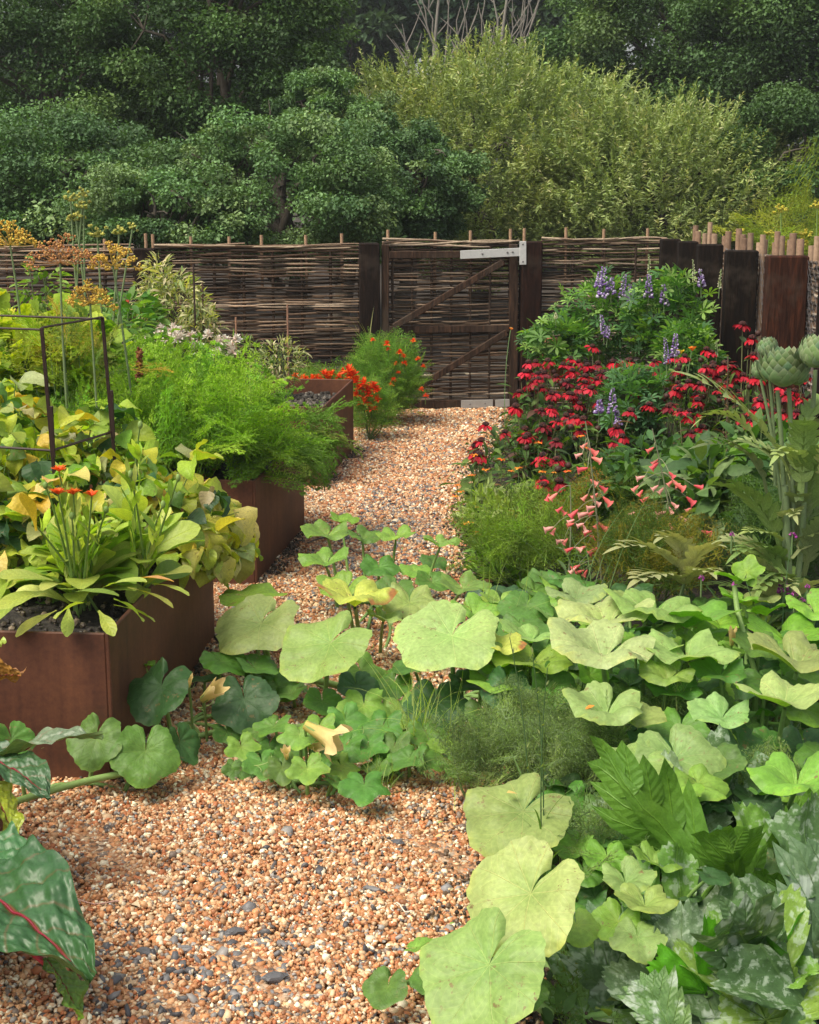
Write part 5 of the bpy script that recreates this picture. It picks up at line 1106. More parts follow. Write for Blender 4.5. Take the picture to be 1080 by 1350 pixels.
# yellow fennel beyond the side fence
for (px, py, wp, lb) in [(1030, 273, 20, 'topmost yellow fennel head beyond the side fence'), (975, 304, 14, 'leftmost small yellow fennel head beyond the side fence'), (1015, 305, 14, 'small yellow fennel head between the stake bundles'), (1060, 305, 26, 'broad yellow fennel head beyond the side fence'), (1035, 318, 34, 'lowest broad yellow fennel head beyond the side fence'), (1078, 268, 18, 'yellow fennel head at the right edge of the picture'), (1055, 318, 24, 'yellow fennel head low by the rightmost stakes')]:
    umbel(px, py, 10.3, wp, [(.6, .52, .05), (.55, .5, .08)], lb, 12, None, (.2, .3, .08), group='yellow fennel beyond the side fence', dens=20, flat=.4)
bush('fennel', 'green fennel foliage beyond the side fence', 'fennel', at(1040, 330, 10.6), (.3, .2, .22), 60, FR_F, .3, [(.2, .3, .06), (.3, .36, .08)], M_fine)
# tall dry seed stalk, dark
b = at(960, 600, 7.4); t = thing('seed_stalk', 'dark brown dry seed stalk in front of the black post', 'seed stalk', (b[0], 7.4, 0)); tp = at(960, 470, 7.4); n = 160; f = R.uniform(.3, 1, n); mb = MB(); B0 = np.array([b[0], 7.4, 0]); mb.inst(LQ, frames(R.uniform(0, 360, n), R.uniform(-40, 20, n), f*0, R.uniform(.012, .028, n)), B0+(tp-B0)*f[:, None]+R.normal(0, .012, (n, 3)), mixc([(.12, .08, .06), (.25, .2, .15)], n)); part(mb, 'seed_pods', M_fine, t); mb = MB(); tube(mb, [B0, tp], .004, 5, (.12, .09, .06)); part(mb, 'stem', M_stem, t)
# small terracotta pot among leaves
q = at(742, 470, 9.2); mb = MB(); th = np.linspace(0, 2*pi, 25)[:-1]; prof = [(.07, 0), (.1, .2), (.115, .2), (.115, .24), (.1, .24), (.09, .18), (.0, .18)]; V = np.concatenate([np.stack([r*np.cos(th), r*np.sin(th), np.full(24, z)], 1) for r, z in prof]); F = np.array([[i*24+j, i*24+(j+1) % 24, (i+1)*24+(j+1) % 24, (i+1)*24+j] for i in range(6) for j in range(24)])
mb.add(V+np.array([q[0], 9.6, q[2]-.18]), F, (.32, .12, .06)); solo(mb, 'plant_pot', M_stone, (q[0], 9.6, q[2]-.18), 'terracotta pot glimpsed behind the coneflowers near the gate post', 'plant pot')
# ------------------------------------------------------------------ squash patch
R = np.random.default_rng(303)
SQT = [polar_leaf(8, 64, 5, .07, 22, .02, cup, wv, fl, .09, s, .14) for s, (cup, wv, fl) in enumerate([(.30, .06, .18), (.42, .08, .22), (.18, .07, .12), (.55, .07, .25), (.25, .11, .2), (.36, .05, .1)])]
SQY = [polar_leaf(7, 52, 5, .17, 26, .03, cup, wv, fl, .12, 30+s, .1) for s, (cup, wv, fl) in enumerate([(.25, .07, .2), (.4, .09, .2), (.15, .1, .15)])]
SQC = [polar_leaf(9, 64, 5, .09, 22, .025, cup, wv, fl, .10, 60+s, .12) for s, (cup, wv, fl) in enumerate([(.62, .045, .24), (.75, .05, .34), (.55, .065, .2), (.68, .04, .3)])]
TN = {'P': (.23, .38, .13), 'PP': (.32, .46, .18), 'L': (.16, .34, .06), 'G': (.08, .21, .04), 'D': (.04, .115, .04), 'Y': (.38, .46, .10), 'S': (.22, .36, .13), 'B': (.16, .34, .045)}
PL = {}
def plant(key, px, py, lab, nm='squash_plant', cat='squash plant', grp='squash plants trailing over the border and path'):
    b = onz(px, py); PL[key] = (thing(nm, lab, cat, b, grp), b, MB())
plant('A', 250, 960, 'small squash plant with dark leaves tucked against the near bed')
plant('B', 395, 900, 'squash vine on the path with the two large pale leaves on the left')
plant('C', 490, 800, 'farthest squash plant on the path with upright cupped leaves')
plant('D', 400, 1040, 'low squash shoot with small scalloped leaves and big pale blossom')
plant('E', 610, 925, 'squash plant carrying the large palest leaf at the centre')
plant('F', 540, 1010, 'low squash runner with small mid green leaves near the gravel edge')
plant('G', 740, 900, 'squash plant right of the dark green fruit with cupped leaves')
plant('H', 860, 960, 'squash plant with long pale leaves below the penstemons')
plant('I', 1010, 1000, 'squash plant at the right edge with broad pale cupped leaves')
plant('J', 820, 1090, 'squash plant with a yellowing brown edged leaf')
plant('K', 690, 1200, 'squash plant with the three largest pale leaves leaning over the gravel')
plant('M', 60, 1050, 'squash vine running along the ground in front of the near bed')
LN = [0]
def sq(key, px, py, h, wpx, phi, dip, tint, roll=0, young=False, T=None, pet=True):
    if T is None and not young and dip < 16 and key in 'CGHIJE': T = SQC[R.integers(len(SQC))]; wpx *= 1.08; dip = dip-4
    if wpx < 116 and not young and key != 'A' and key != 'M': wpx *= .87
    t, b, vine = PL[key]; q = onz(px, py, h); R0 = wpx*pxm(np.hypot(q[1], HCAM-h))/1.72
    LN[0] += 1; c = np.array(TN[tint])*np.exp(R.normal(0, .07, 3)+R.normal(0, .06))
    T = T or (SQY[LN[0] % 3] if young else SQT[R.integers(len(SQT))])
    n = len(T[0]); rr = np.linalg.norm(T[2], axis=1); cc = np.tile(c, (n, 1))
    cc *= (1+(.25*(1-np.clip(rr/.5, 0, 1))*(-1 if tint in 'PPS' else 1))[:, None]*np.array([1, .5, 1]))*np.exp(.10*np.sin(T[2][:, 0]*5+LN[0])*np.cos(T[2][:, 1]*4))[:, None]
    if tint == 'Y': cc[(rr > .86)&(np.sin(T[2][:, 0]*4+LN[0]) > .1)] = np.array([.30, .16, .07])
    cc = np.where((rr > .965)[:, None], cc*np.array([1.25, 1.15, .9]), cc)
    M = frame(phi, dip, roll, R0); mb = MB(); put(mb, T, M, q, np.clip(cc, 0, .8)); o = part(mb, 'leaf', M_squash, t)
    if pet:
        base = np.array([q[0]*.75+b[0]*.25, q[1]*.75+b[1]*.25+.03, 0]); mb = MB(); mid = np.array([base[0]*.5+q[0]*.5, base[1]*.5+q[1]*.5+.02, h*.65]); end = q-M[:, 2]*.02
        r = .0035+.022*R0; pp_ = bez(base, mid, end, 8); tube(mb, pp_, np.linspace(r*1.25, r*.8, 8), 7, (.2, .33, .09)); part(mb, 'petiole', M_stem, o)
        P = bez(b+[0, 0, .012], (b+base)/2+[R.normal(0, .04), R.normal(0, .03), .05], base, 8); tube(vine, P, .006, 6, (.17, .28, .08))
    return o
S = sq
# against the near bed
S('A', 213, 905, .24, 92, -35, 50, 'D', 8); S('A', 322, 922, .16, 86, 20, 50, 'D', -12); S('A', 292, 872, .2, 62, 60, 25, 'G'); S('A', 237, 978, .13, 60, 60, 62, 'D'); S('A', 335, 880, .18, 60, 60, 20, 'G'); S('A', 192, 880, .22, 40, -100, 20, 'B')
S('A', 270, 900, .12, 50, 160, 10, 'D'); S('A', 300, 965, .08, 40, 30, 30, 'G', 0, True)
S('M', 128, 972, .17, 76, -20, 55, 'G', 10); S('M', 192, 990, .14, 88, 0, 48, 'G', 5, False, SQT[0]); S('M', 15, 975, .22, 60, 40, 50, 'G'); 
# vine B
S('B', 345, 822, .28, 118, -40, 26, 'S', 0, False, SQT[0]); S('B', 436, 848, .29, 124, -60, 32, 'P', 14, False, SQT[2]); S('B', 325, 786, .3, 100, 90, 3, 'B'); S('B', 365, 905, .1, 50, 40, 30, 'G', 0, True); S('B', 425, 925, .10, 60, 10, 30, 'G'); S('B', 345, 890, .14, 50, -30, 20, 'G'); S('B', 470, 905, .12, 66, 20, 35, 'D'); S('B', 385, 915, .1, 46, -60, 20, 'G', 0, True); S('B', 340, 830, .18, 60, 90, 30, 'D')
# far C
for a in [(432, 708, .26, 70, -20, 12, 'L'), (430, 746, .2, 78, -30, 8, 'L'), (478, 712, .2, 52, 50, 15, 'G'), (522, 712, .24, 60, 0, 5, 'L'), (580, 722, .24, 60, 30, 5, 'L'), (500, 748, .16, 62, 10, 20, 'G'), (545, 752, .14, 50, 60, 20, 'L'), (570, 768, .14, 60, 20, 22, 'G'), (468, 800, .24, 110, 10, 2, 'Y'), (455, 782, .18, 80, -40, 15, 'B'), (540, 795, .22, 90, 0, 22, 'P'), (610, 778, .22, 76, 20, 12, 'L'), (570, 740, .1, 44, 60, 30, 'G'), (450, 690, .25, 46, 90, 10, 'L'), (520, 780, .12, 70, -20, 25, 'G'), (505, 820, .2, 60, 50, 10, 'P')]: S('C', *a)
# D scalloped
for (x, y, h, w) in [(318, 985, .10, 44), (345, 1005, .09, 46), (372, 1012, .10, 44), (405, 1014, .12, 52), (330, 1008, .04, 40), (395, 968, .16, 50), (362, 958, .14, 48), (425, 1003, .1, 46), (440, 1030, .08, 36), (355, 985, .08, 36), (310, 1012, .03, 30), (420, 960, .12, 50), (380, 990, .08, 44), (455, 985, .1, 52), (340, 965, .1, 40)]: S('D', x, y, h, w, R.normal(0, 40), R.normal(32, 10), R.choice(['G', 'L']), 0, True)
# E centre
S('E', 596, 838, .34, 142, -38, 22, 'PP', 4, False, SQT[0]); S('E', 640, 862, .26, 90, 30, 10, 'Y'); S('E', 575, 925, .16, 96, 0, 40, 'D'); S('E', 648, 890, .22, 100, 20, 15, 'P'); S('E', 545, 880, .16, 64, -40, 25, 'G'); S('E', 610, 900, .2, 60, 50, 30, 'D'); S('E', 625, 812, .22, 80, 40, 10, 'L'); S('E', 520, 900, .12, 60, -20, 35, 'G'); S('E', 560, 965, .12, 60, 20, 35, 'G'); S('E', 640, 940, .15, 70, 30, 35, 'G'); S('E', 668, 905, .24, 76, -10, 60, 'D')
# F
for (x, y, h, w, tn) in [(475, 885, .14, 56, 'G'), (455, 950, .12, 54, 'G'), (480, 930, .14, 62, 'L'), (505, 958, .12, 56, 'G'), (485, 985, .1, 52, 'G'), (480, 1035, .09, 58, 'G'), (520, 985, .1, 50, 'G'), (540, 1000, .1, 50, 'G'), (450, 1010, .08, 44, 'L'), (530, 935, .12, 60, 'L'), (560, 1000, .09, 46, 'G'), (585, 980, .1, 50, 'L'), (430, 985, .1, 44, 'G'), (555, 930, .1, 60, 'G'), (600, 1010, .08, 44, 'G'), (500, 1010, .07, 40, 'G')]: S('F', x, y, h, w, R.normal(0, 40), R.normal(30, 10), tn, 0, True)
# G
for a in [(660, 795, .24, 60, 0, 15, 'L'), (695, 800, .26, 84, -20, 22, 'G'), (758, 795, .28, 96, 40, 2, 'S'), (690, 830, .26, 88, 20, 22, 'G'), (700, 848, .26, 90, -40, 2, 'P'), (655, 858, .3, 80, 60, 5, 'Y'), (700, 880, .26, 110, -20, 6, 'B'), (722, 905, .24, 94, 40, 55, 'G'), (660, 905, .22, 90, -60, 10, 'L'), (725, 845, .22, 80, 20, 22, 'L'), (740, 935, .16, 70, 0, 35, 'G'), (690, 950, .12, 70, 0, 30, 'D'), (630, 795, .12, 40, -20, 30, 'B'), (715, 760, .2, 50, 20, 20, 'G'), (740, 820, .22, 80, 0, 10, 'S')]: S('G', *a)
# H
for a in [(800, 830, .34, 130, -50, 3, 'PP'), (862, 822, .34, 130, -20, -2, 'S'), (905, 828, .33, 120, 60, 4, 'L'), (795, 875, .33, 148, -50, 3, 'PP'), (850, 868, .3, 100, 60, 3, 'S'), (778, 890, .24, 60, 40, 40, 'B'), (905, 872, .32, 120, 0, 4, 'P'), (890, 915, .26, 80, -20, 10, 'G'), (800, 945, .28, 108, -30, 10, 'S'), (843, 948, .27, 74, 50, 18, 'S'), (880, 900, .3, 90, -60, 5, 'L'), (830, 800, .2, 70, 0, 5, 'P'), (760, 860, .18, 80, 0, 20, 'D'), (920, 845, .28, 80, 20, 10, 'B')]: S('H', *a)
# I
for a in [(1010, 812, .3, 60, 40, -10, 'B'), (975, 795, .3, 60, -40, 0, 'L'), (1075, 812, .3, 100, 20, 5, 'L'), (985, 800, .26, 90, 10, 5, 'S'), (1000, 862, .28, 90, 0, 12, 'G'), (1040, 850, .26, 120, 10, 5, 'B'), (1050, 885, .30, 150, 20, 4, 'S'), (950, 892, .3, 80, -30, 12, 'G'), (1010, 898, .27, 80, 20, 20, 'G'), (1050, 905, .26, 70, 50, 20, 'G'), (1035, 932, .34, 130, 40, -2, 'PP'), (952, 948, .30, 90, -40, 14, 'S'), (975, 985, .24, 95, 30, 45, 'D'), (940, 1005, .26, 100, -10, 28, 'G'), (1060, 985, .2, 90, 0, 40, 'D'), (1050, 1040, .28, 120, -20, 5, 'L'), (1085, 1000, .24, 80, -20, 20, 'G'), (935, 925, .2, 70, 0, 30, 'G'), (1075, 860, .24, 90, -40, 15, 'G')]: S('I', *a)
# J
S('J', 845, 1005, .28, 110, -50, 24, 'P', 10, False, SQT[2]); S('J', 890, 1000, .28, 120, 15, 32, 'P', -10, False, SQT[0]); S('J', 880, 1055, .26, 100, 30, 5, 'B'); S('J', 920, 1035, .26, 90, 30, 18, 'L')
for a in [(760, 1115, .2, 70, -30, 30, 'L'), (800, 1130, .2, 74, 0, 18, 'L'), (825, 1165, .22, 82, 20, 10, 'S'), (800, 1100, .2, 66, 40, 20, 'G'), (850, 1195, .22, 90, 0, 12, 'P'), (815, 1215, .2, 80, -30, 25, 'L'), (770, 1150, .18, 60, 10, 25, 'G'), (745, 1110, .12, 50, 0, 30, 'G'), (860, 1140, .2, 80, 50, 15, 'L'), (840, 1235, .2, 80, 0, 25, 'P'), (780, 1060, .1, 50, 0, 30, 'G'), (870, 1100, .18, 80, 0, 20, 'G')]: S('J', *a)
# K giants
S('K', 690, 1070, .28, 142, -50, 26, 'S', 12, False, SQT[2]); S('K', 700, 1178, .3, 166, -60, 40, 'PP', 10, False, SQT[0]); S('K', 645, 1272, .26, 168, -48, 44, 'P', 8, False, SQT[2])
for a in [(512, 1300, .1, 74, -20, 42, 'G'), (550, 1250, .1, 46, 80, -20, 'L'), (740, 1200, .14, 70, 20, 30, 'G'), (700, 1240, .14, 60, 20, 35, 'D'), (560, 1290, .06, 46, 0, 30, 'G'), (760, 1220, .2, 70, 10, 25, 'L'), (690, 1310, .14, 70, 10, 30, 'G')]: S('K', *a)
# random low filler leaves
for i in range(260):
    y_ = R.uniform(2.9, 5.3); x_ = R.uniform(edge_x(y_)+.1, .27*y_+.1); h = R.uniform(.06, .22); px, py = proj((x_, y_, h))
    if px > 1090 or px < 300: continue
    k = min('EFGHIJK', key=lambda q: np.linalg.norm(PL[q][1][:2]-[x_, y_])); S(k, px, py, h, R.uniform(42, 84), R.normal(0, 60), R.normal(22, 14), R.choice(['G', 'G', 'D', 'D', 'L', 'B']), 0, R.random() < .3)
def blossom(key, px, py, h, s, phi, dip, op, lab=None):
    t = PL[key][0]; q = onz(px, py, h); mb = MB(); nth = 30; th = np.linspace(0, 2*pi, nth+1)[:-1]; ts = np.linspace(0, 1, 9); V = []; C = []
    for a in ts:
        lobe = .5+.5*np.cos(th*5)
        r = (.11+.13*a+op*max(0, a-.55)**1.3*1.6)*(1+.10*np.cos(th*5+.4)*a); yy = a*(1-.0)-(1-lobe)*.28*max(0, a-.65)/.35
        V.append(np.stack([r*np.cos(th), yy, r*np.sin(th)], 1)); C.append(np.tile(np.array([.62, .55, .14])*(1-a)+np.array([.9, .68, .34])*a, (nth, 1))*(1-.12*(np.cos(th*5) > .85))[:, None])
    V = np.concatenate(V); F = np.array([[i*nth+j, i*nth+(j+1) % nth, (i+1)*nth+(j+1) % nth, (i+1)*nth+j] for i in range(8) for j in range(nth)])
    put(mb, (V, F, np.zeros((len(V), 2))), frame(phi, dip, 0, s), q, (1, 1, 1)); mb.C[-1] = np.concatenate(C).astype(np.float32)
    o = part(mb, 'blossom', M_petal, t, True, lab); mb = MB(); e = q; b = np.array([q[0], q[1]+.05, 0]); tube(mb, bez(b, [q[0], q[1]+.05, h*.6], e, 6), .004, 6, (.2, .32, .09))
    T = blade(1, .12, 4, 1, lance, .2, .1, .1)
    for k in range(5):
        M = frame(phi, dip, k*72, s*.4); put(mb, T, M, q+M[:, 2]*.3, (.22, .34, .1))
    part(mb, 'flower_stalk', M_stem, o)
blossom('A', 268, 922, .17, .105, 50, -38, .0, 'half closed pale orange blossom pointing up to the right'); blossom('A', 249, 905, .2, .05, 10, -60, .05, 'small yellow orange blossom just left of the larger one')
blossom('D', 402, 955, .2, .12, 75, 25, .35, 'largest open pale apricot blossom'); blossom('D', 378, 1000, .12, .045, 0, -60, .1, 'small pale cream blossom bud'); blossom('D', 408, 985, .12, .05, 40, -20, .2, 'small orange blossom below the largest one')
blossom('I', 965, 850, .22, .06, 0, -85, 0, 'slim green closed blossom bud')
# main vines
def vine(key, pts, r=.009, col=(.2, .31, .09)):
    P = np.array([onz(x, y, z) for x, y, z in pts]); t = np.linspace(0, len(P)-1, 40); Q = np.stack([np.interp(t, range(len(P)), P[:, k]) for k in range(3)], 1)
    ker = np.ones(7)/7; Q2 = np.stack([np.convolve(np.pad(Q[:, k], 3, 'edge'), ker, 'valid') for k in range(3)], 1); tube(PL[key][2], Q2, r, 8, col)
vine('M', [(-40, 1075, .05), (25, 1055, .05), (110, 1030, .07), (190, 1014, .08), (240, 990, .05)], .010)
vine('B', [(300, 960, .04), (370, 895, .10), (400, 893, .12), (450, 905, .06)], .011); vine('A', [(245, 975, .03), (320, 955, .05), (395, 960, .05), (470, 935, .06)], .009)
vine('K', [(620, 1345, .05), (680, 1305, .10), (730, 1340, .05)], .011); vine('I', [(960, 1000, .12), (1010, 985, .16), (1090, 975, .2)], .010); vine('I', [(1000, 900, .2), (985, 850, .3), (972, 805, .38), (968, 770, .45)], .008)
for (x, y, h, w, ph, dp) in [(968, 765, .46, 50, -60, -10), (985, 755, .48, 40, 150, -50)]: S('I', x, y, h, w, ph, dp, 'B', 0, True, pet=False)
for k, (t, b, v) in PL.items():
    for j in range(3):      # curling tendrils
        s = b+np.array([R.normal(0, .12), R.normal(0, .1), .06]); a = np.linspace(0, 9, 26); P = s+np.stack([.02*np.cos(a)*(1-a/14)+a*.006, .02*np.sin(a)*(1-a/14), .02+a*.006], 1); tube(v, P, .0012, 4, (.3, .42, .14))
    if v.n: part(v, 'vine', M_stem, t)
# dark green squash fruit
q = onz(632, 790, .10); mb = MB(); v, f, uv = ico(3); th = np.arctan2(v[:, 1], v[:, 0]); v2 = v*np.stack([(1+.05*np.cos(th*9))]*3, 1)*np.array([.055, .055, .045])
t = thing('squash_fruit', 'dark green ribbed squash fruit half hidden behind yellowing leaves', 'squash', q); c = np.tile((.03, .07, .035), (len(v), 1)); c[(np.abs(np.cos(th*9)) < .2)] = (.07, .13, .06); mb.add(v2+q, f, c, uv); part(mb, 'fruit', M_stone, t); mb = MB(); tube(mb, [q+[0, 0, .04], q+[.02, .0, .07]], .008, 7, (.2, .3, .1), True); part(mb, 'stalk', M_stem, t)

# ------------------------------------------------------------------ blue green feathery plants and grasses between the squash
BG = [(.17, .27, .15), (.22, .32, .18), (.12, .2, .11)]
for (px, py, rx, ry, n, lb) in [(690, 985, 55, 40, 110, 'blue green feathery poppy foliage in the middle of the squash patch'), (630, 1020, 50, 30, 90, 'blue green feathery poppy foliage at the gravel edge'), (720, 1030, 45, 35, 80, 'feathery poppy foliage right of the large grey squash leaf'), (780, 1000, 40, 40, 70, 'feathery poppy foliage left of the brown edged leaf'), (870, 965, 40, 30, 60, 'feathery poppy foliage with one orange bud'), (720, 940, 40, 30, 70, 'feathery poppy foliage behind the tall grass stems'), (1000, 1060, 40, 30, 50, 'feathery poppy foliage under the right edge squash leaves'), (780, 1150, 30, 30, 40, 'feathery poppy foliage beside the pale giant leaf')]:
    c = onz(px, py, .12); d = np.hypot(c[1], 1.5); bush('california_poppy', lb, 'poppy plant', c, (rx*pxm(d), .12, ry*pxm(d)*1.0), int(n*.8), FR_F, .12, BG, M_fine, 0, (-50, 30), group='feathery poppy plants among the squash', nstem=5)
GRS = [((699, 700), (705, 1040), 3.6), ((690, 1000), (700, 1250), 3.1), ((745, 1010), (720, 1220), 3.1)]
for i, (a, b_, lb) in enumerate([((702, 862), (712, 1250), 'tall dark grass stem crossing the pale giant squash leaf'), ((722, 880), (722, 1260), 'second tall dark grass stem right beside the first'), ((672, 840), (700, 1190), 'thin leaning grass stem with tiny seed head'), ((975, 980), (975, 1080), 'pale upright grass stem near the right edge'), ((775, 830), (745, 1010), 'thin grass stem above the poppy foliage'), ((880, 885), (990, 1020), 'dark thin grass stem leaning over the pale leaves')]):
    B = onz(b_[0], b_[1], 0.0); A = aty(a[0], a[1], B[1]+.15); mb = MB(); P = bez(B, (A+B)/2+[.03*(-1)**i, 0, .05], A, 14); tube(mb, P, np.linspace(.0022, .0009, 14), 4, [(.07, .15, .06), (.3, .38, .2)][i in (3,)])
    for k in range(9): put(mb, NQ, frame(R.uniform(0, 360), -R.uniform(20, 70), 0, .018), P[5+k], (.2, .27, .12))
    for k in range(4): put(mb, blade(1, .05, 6, 1, strap, .3, .7, .3), frame(R.uniform(0, 360), -50, 0, R.uniform(.08, .16)), P[2+k], (.1, .2, .07))
    solo(mb, 'tall_grass', M_fine, B, lb, 'grass', 'tall grass stems among the squash')
for i, (px, py, n, h, c, lb) in enumerate([(560, 1010, 34, .26, (.3, .42, .14), 'pale green arching grass blades at the gravel edge of the squash patch'), (610, 1040, 30, .2, (.25, .38, .13), 'grass blades left of the large grey squash leaf'), (650, 900, 14, .4, (.22, .33, .12), 'long thin grass blades over the central squash leaves'), (500, 1050, 14, .12, (.2, .32, .1), 'short grass tuft by the scalloped squash leaves'), (760, 1200, 14, .2, (.2, .3, .1), 'grass blades right of the giant pale leaf'), (880, 1030, 12, .25, (.3, .4, .15), 'grass blades left of the courgette leaves'), (780, 860, 14, .45, (.1, .2, .08), 'thin dark grass blades among the pale squash leaves'), (900, 960, 14, .2, (.15, .25, .09), 'grass blades below the right hand squash leaves')]):
    tuft('grass_tuft', lb, onz(px, py, 0), int(n*1.7), h*1.35, .0042, c, 1.9, curl=(.5, 2.0))
for (px, py, h, lb) in [(784, 930, .32, 'small orange petal lying on a squash leaf'), (777, 869, .37, 'tiny orange petal on the long pale leaf'), (668, 1045, .32, 'small yellow petal on the grey squash leaf')]:
    q = onz(px, py, h); mb = MB(); put(mb, blade(1, .6, 4, 1, ovate, .2, .3), frame(R.uniform(0, 360), 10, 0, .03), q, (.9, .3, .05) if 'orange' in lb else (.85, .6, .2)); solo(mb, 'fallen_petal', M_petal, q, lb, 'petal')
for (px, py, h, lb, d) in [(866, 888, .25, 'closed orange poppy bud on a thin stem among the squash', 0)]:
    q = onz(px, py, h); t = thing('poppy_bud', lb, 'flower bud', q*[1, 1, 0]); mb = MB(); put(mb, (ICO1[0]*np.array([.006, .006, .02]), ICO1[1], ICO1[2]), np.eye(3), q, (.9, .4, .08)); part(mb, 'bud', M_petal, t); mb = MB(); tube(mb, bez(q*[1, 1, 0], q-[.02, 0, .1], q-[0, 0, .015], 6), .0018, 5, (.15, .25, .1)); part(mb, 'stem', M_stem, t)

# ------------------------------------------------------------------ courgette, bottom right
def zleaf(cup, seed, deep=.30, wave=.11, lw=.60):
    rr = np.random.default_rng(seed); nt_, nr = 240, 12; th = np.linspace(-pi+.25, pi-.25, nt_)
    lc = np.array([-2.25, -1.1, 0, 1.1, 2.25]); lr = np.array([.62, .88, 1.05, .88, .62]); R_ = np.full(nt_, .0)
    for c, r in zip(lc, lr): R_ = np.maximum(R_, r*np.clip(1-(np.abs(th-c)/lw)**2.4, 0, 1)**.42)
    R_ = np.maximum(R_, (1-deep)*.85*(1-.25*np.abs(th)/pi)); saw = np.abs(((th*13+rr.random()) % 1)-.5)*2; R_ *= 1-.06*saw+.014*rr.normal(size=nt_)
    # shallow side lobes
    R_ *= 1+.05*np.cos(th*11+seed)
    r = np.linspace(0, 1, nr)**.85; Rr, Tt = np.meshgrid(r, th, indexing='ij'); q = Rr*R_[None]; p = rr.random(4)*6.28
    z = cup*q+wave*Rr**2*(np.sin(4*Tt+p[0])+.7*np.sin(7*Tt+p[1])+.5*np.sin(15*Tt+p[2])*Rr**2)+.045*np.abs(np.sin(Tt*2.86))*Rr+.03*np.sin(q*14)*np.cos(Tt*9)*Rr
    X, Y = q*np.sin(Tt), q*np.cos(Tt); k = 1/np.sqrt(1+cup*cup); return np.stack([X*k, Y*k, z*k], 2).reshape(-1, 3), grid_f(nr, nt_), np.stack([X, Y], 2).reshape(-1, 2)
ZC = [(.065, .17, .065), (.09, .20, .075), (.06, .14, .055)]
ZB = onz(1010, 1330); zt = thing('courgette_plant', 'courgette plant with deeply cut silver mottled leaves, bottom right', 'courgette plant', ZB)
PL['Z'] = (zt, ZB, MB())
def zl(A, R0, phi, dip, roll, cup, seed, c=None, deep=.50, base=None, lab=None, lw=.50):
    mb = MB(); T = zleaf(cup, seed, deep, lw=lw); n = len(T[0]); cc = np.tile(np.array(c or ZC[seed % 3]), (n, 1)); M = frame(phi, dip, roll, R0); put(mb, T, M, A, cc); o = part(mb, 'leaf', M_zuc, zt, True, lab)
    b = ZB+[R.normal(0, .05), R.normal(0, .05), 0] if base is None else base; mb = MB(); tube(mb, bez(b, (b+A)/2+[0, 0, .04], A-M[:, 2]*.01, 8), np.linspace(.011, .007, 8), 8, (.2, .36, .1)); part(mb, 'petiole', M_stem, o)
Y0 = 3.0
LZ = lobed(1, .74, 5, 3, -.25, .135, .30, .1, 44); LZ2 = lobed(1, .8, 5, 5, .25, .14, .28, .0, 48)
mb = MB(); A = aty(985, 1225, 3.05)
for (tx, ty, dd, T, s) in [(800, 1030, 3.0, LZ, 1.0), (955, 1080, 2.95, LZ2, 1.0), (1100, 1075, 3.0, LZ, 1.0), (870, 1105, 3.1, LZ2, .8), (1045, 1120, 2.9, LZ2, .8)]:
    B = aty(tx, ty, dd); D = B-A; L = np.linalg.norm(D); tip = D/L; nn = nrm(np.array([0, 1., .25])-tip*np.dot([0, 1., .25], tip)); x = np.cross(tip, nn); v, f, uv = T; v = v*np.array([.8, 1, 1]); v = v+np.array([0, 0, 1])*(.04*np.sin(v[:, 1:2]*14+v[:, :1]*9))
    put(mb, (v, f, uv), np.stack([x, tip, nn], 1)*L*s, A, (.11, .19, .09))
part(mb, 'leaf', M_zucp, zt, True, 'upright leaf seen from its dark green underside'); mb = MB(); tube(mb, bez(ZB, (ZB+A)/2, A, 8), np.linspace(.014, .010, 8), 8, (.2, .36, .1)); part(mb, 'petiole', M_stem, zt)
zl(aty(980, 1270, 2.85), .26, 190, -18, 0, .15, 2)
zl(aty(1085, 1250, 2.9), .30, 200, -50, -20, .15, 4); zl(aty(900, 1340, 2.65), .20, 175, -45, 0, .2, 5, (.11, .2, .12)); zl(aty(1010, 1345, 2.6), .24, 160, -28, 0, .3, 6, (.16, .3, .06))
zl(aty(940, 1290, 2.8), .2, 150, -20, 10, .3, 7); zl(aty(905, 1225, 2.95), .17, 200, -50, 0, .25, 21, (.12, .28, .06)); zl(aty(1000, 1300, 2.7), .18, 120, -30, 0, .5, 22, (.13, .3, .05)); zl(aty(930, 1310, 2.65), .15, 30, -60, 0, .6, 23, (.12, .28, .05)); zl(aty(1070, 1330, 2.6), .24, 200, -30, 0, .3, 8); zl(aty(770, 1340, 2.75), .17, 200, -30, 0, .3, 9, (.12, .26, .07)); zl(aty(1075, 1130, 3.3), .3, 150, -20, 0, .4, 10); zl(aty(950, 1110, 3.4), .26, 185, -40, 0, .3, 11); zl(aty(870, 1110, 3.35), .2, 170, -60, 0, .2, 12, (.16, .26, .16)); zl(aty(860, 1250, 2.95), .18, 200, -25, 0, .5, 13, (.12, .3, .05)); zl(aty(1030, 1180, 3.15), .22, 220, -30, 0, .5, 14, (.12, .28, .05))
def jag(p0, p1, d0, d1, T, c, lab=None, wx=1., face=(0, -1, .35)):
    A, B = aty(*p0, d0), aty(*p1, d1); D = B-A; L = np.linalg.norm(D); tip = D/L; f = np.array(face); nn = nrm(f-tip*np.dot(f, tip)); x = np.cross(tip, nn)
    v, f_, uv = T; v = v*np.array([wx, 1, 1])+np.array([0, 0, 1])*(.03*np.sin(v[:, 1:2]*16+v[:, :1]*11)+.02*np.sin(v[:, :1]*23)); mb = MB(); put(mb, (v, f_, uv), np.stack([x, tip, nn], 1)*L, A, c); part(mb, 'leaf', M_zucp, zt, True, lab)
    mb = MB(); tube(mb, bez(ZB, (ZB+A)/2, A, 6), np.linspace(.01, .007, 6), 7, (.2, .36, .1)); part(mb, 'petiole', M_stem, zt)
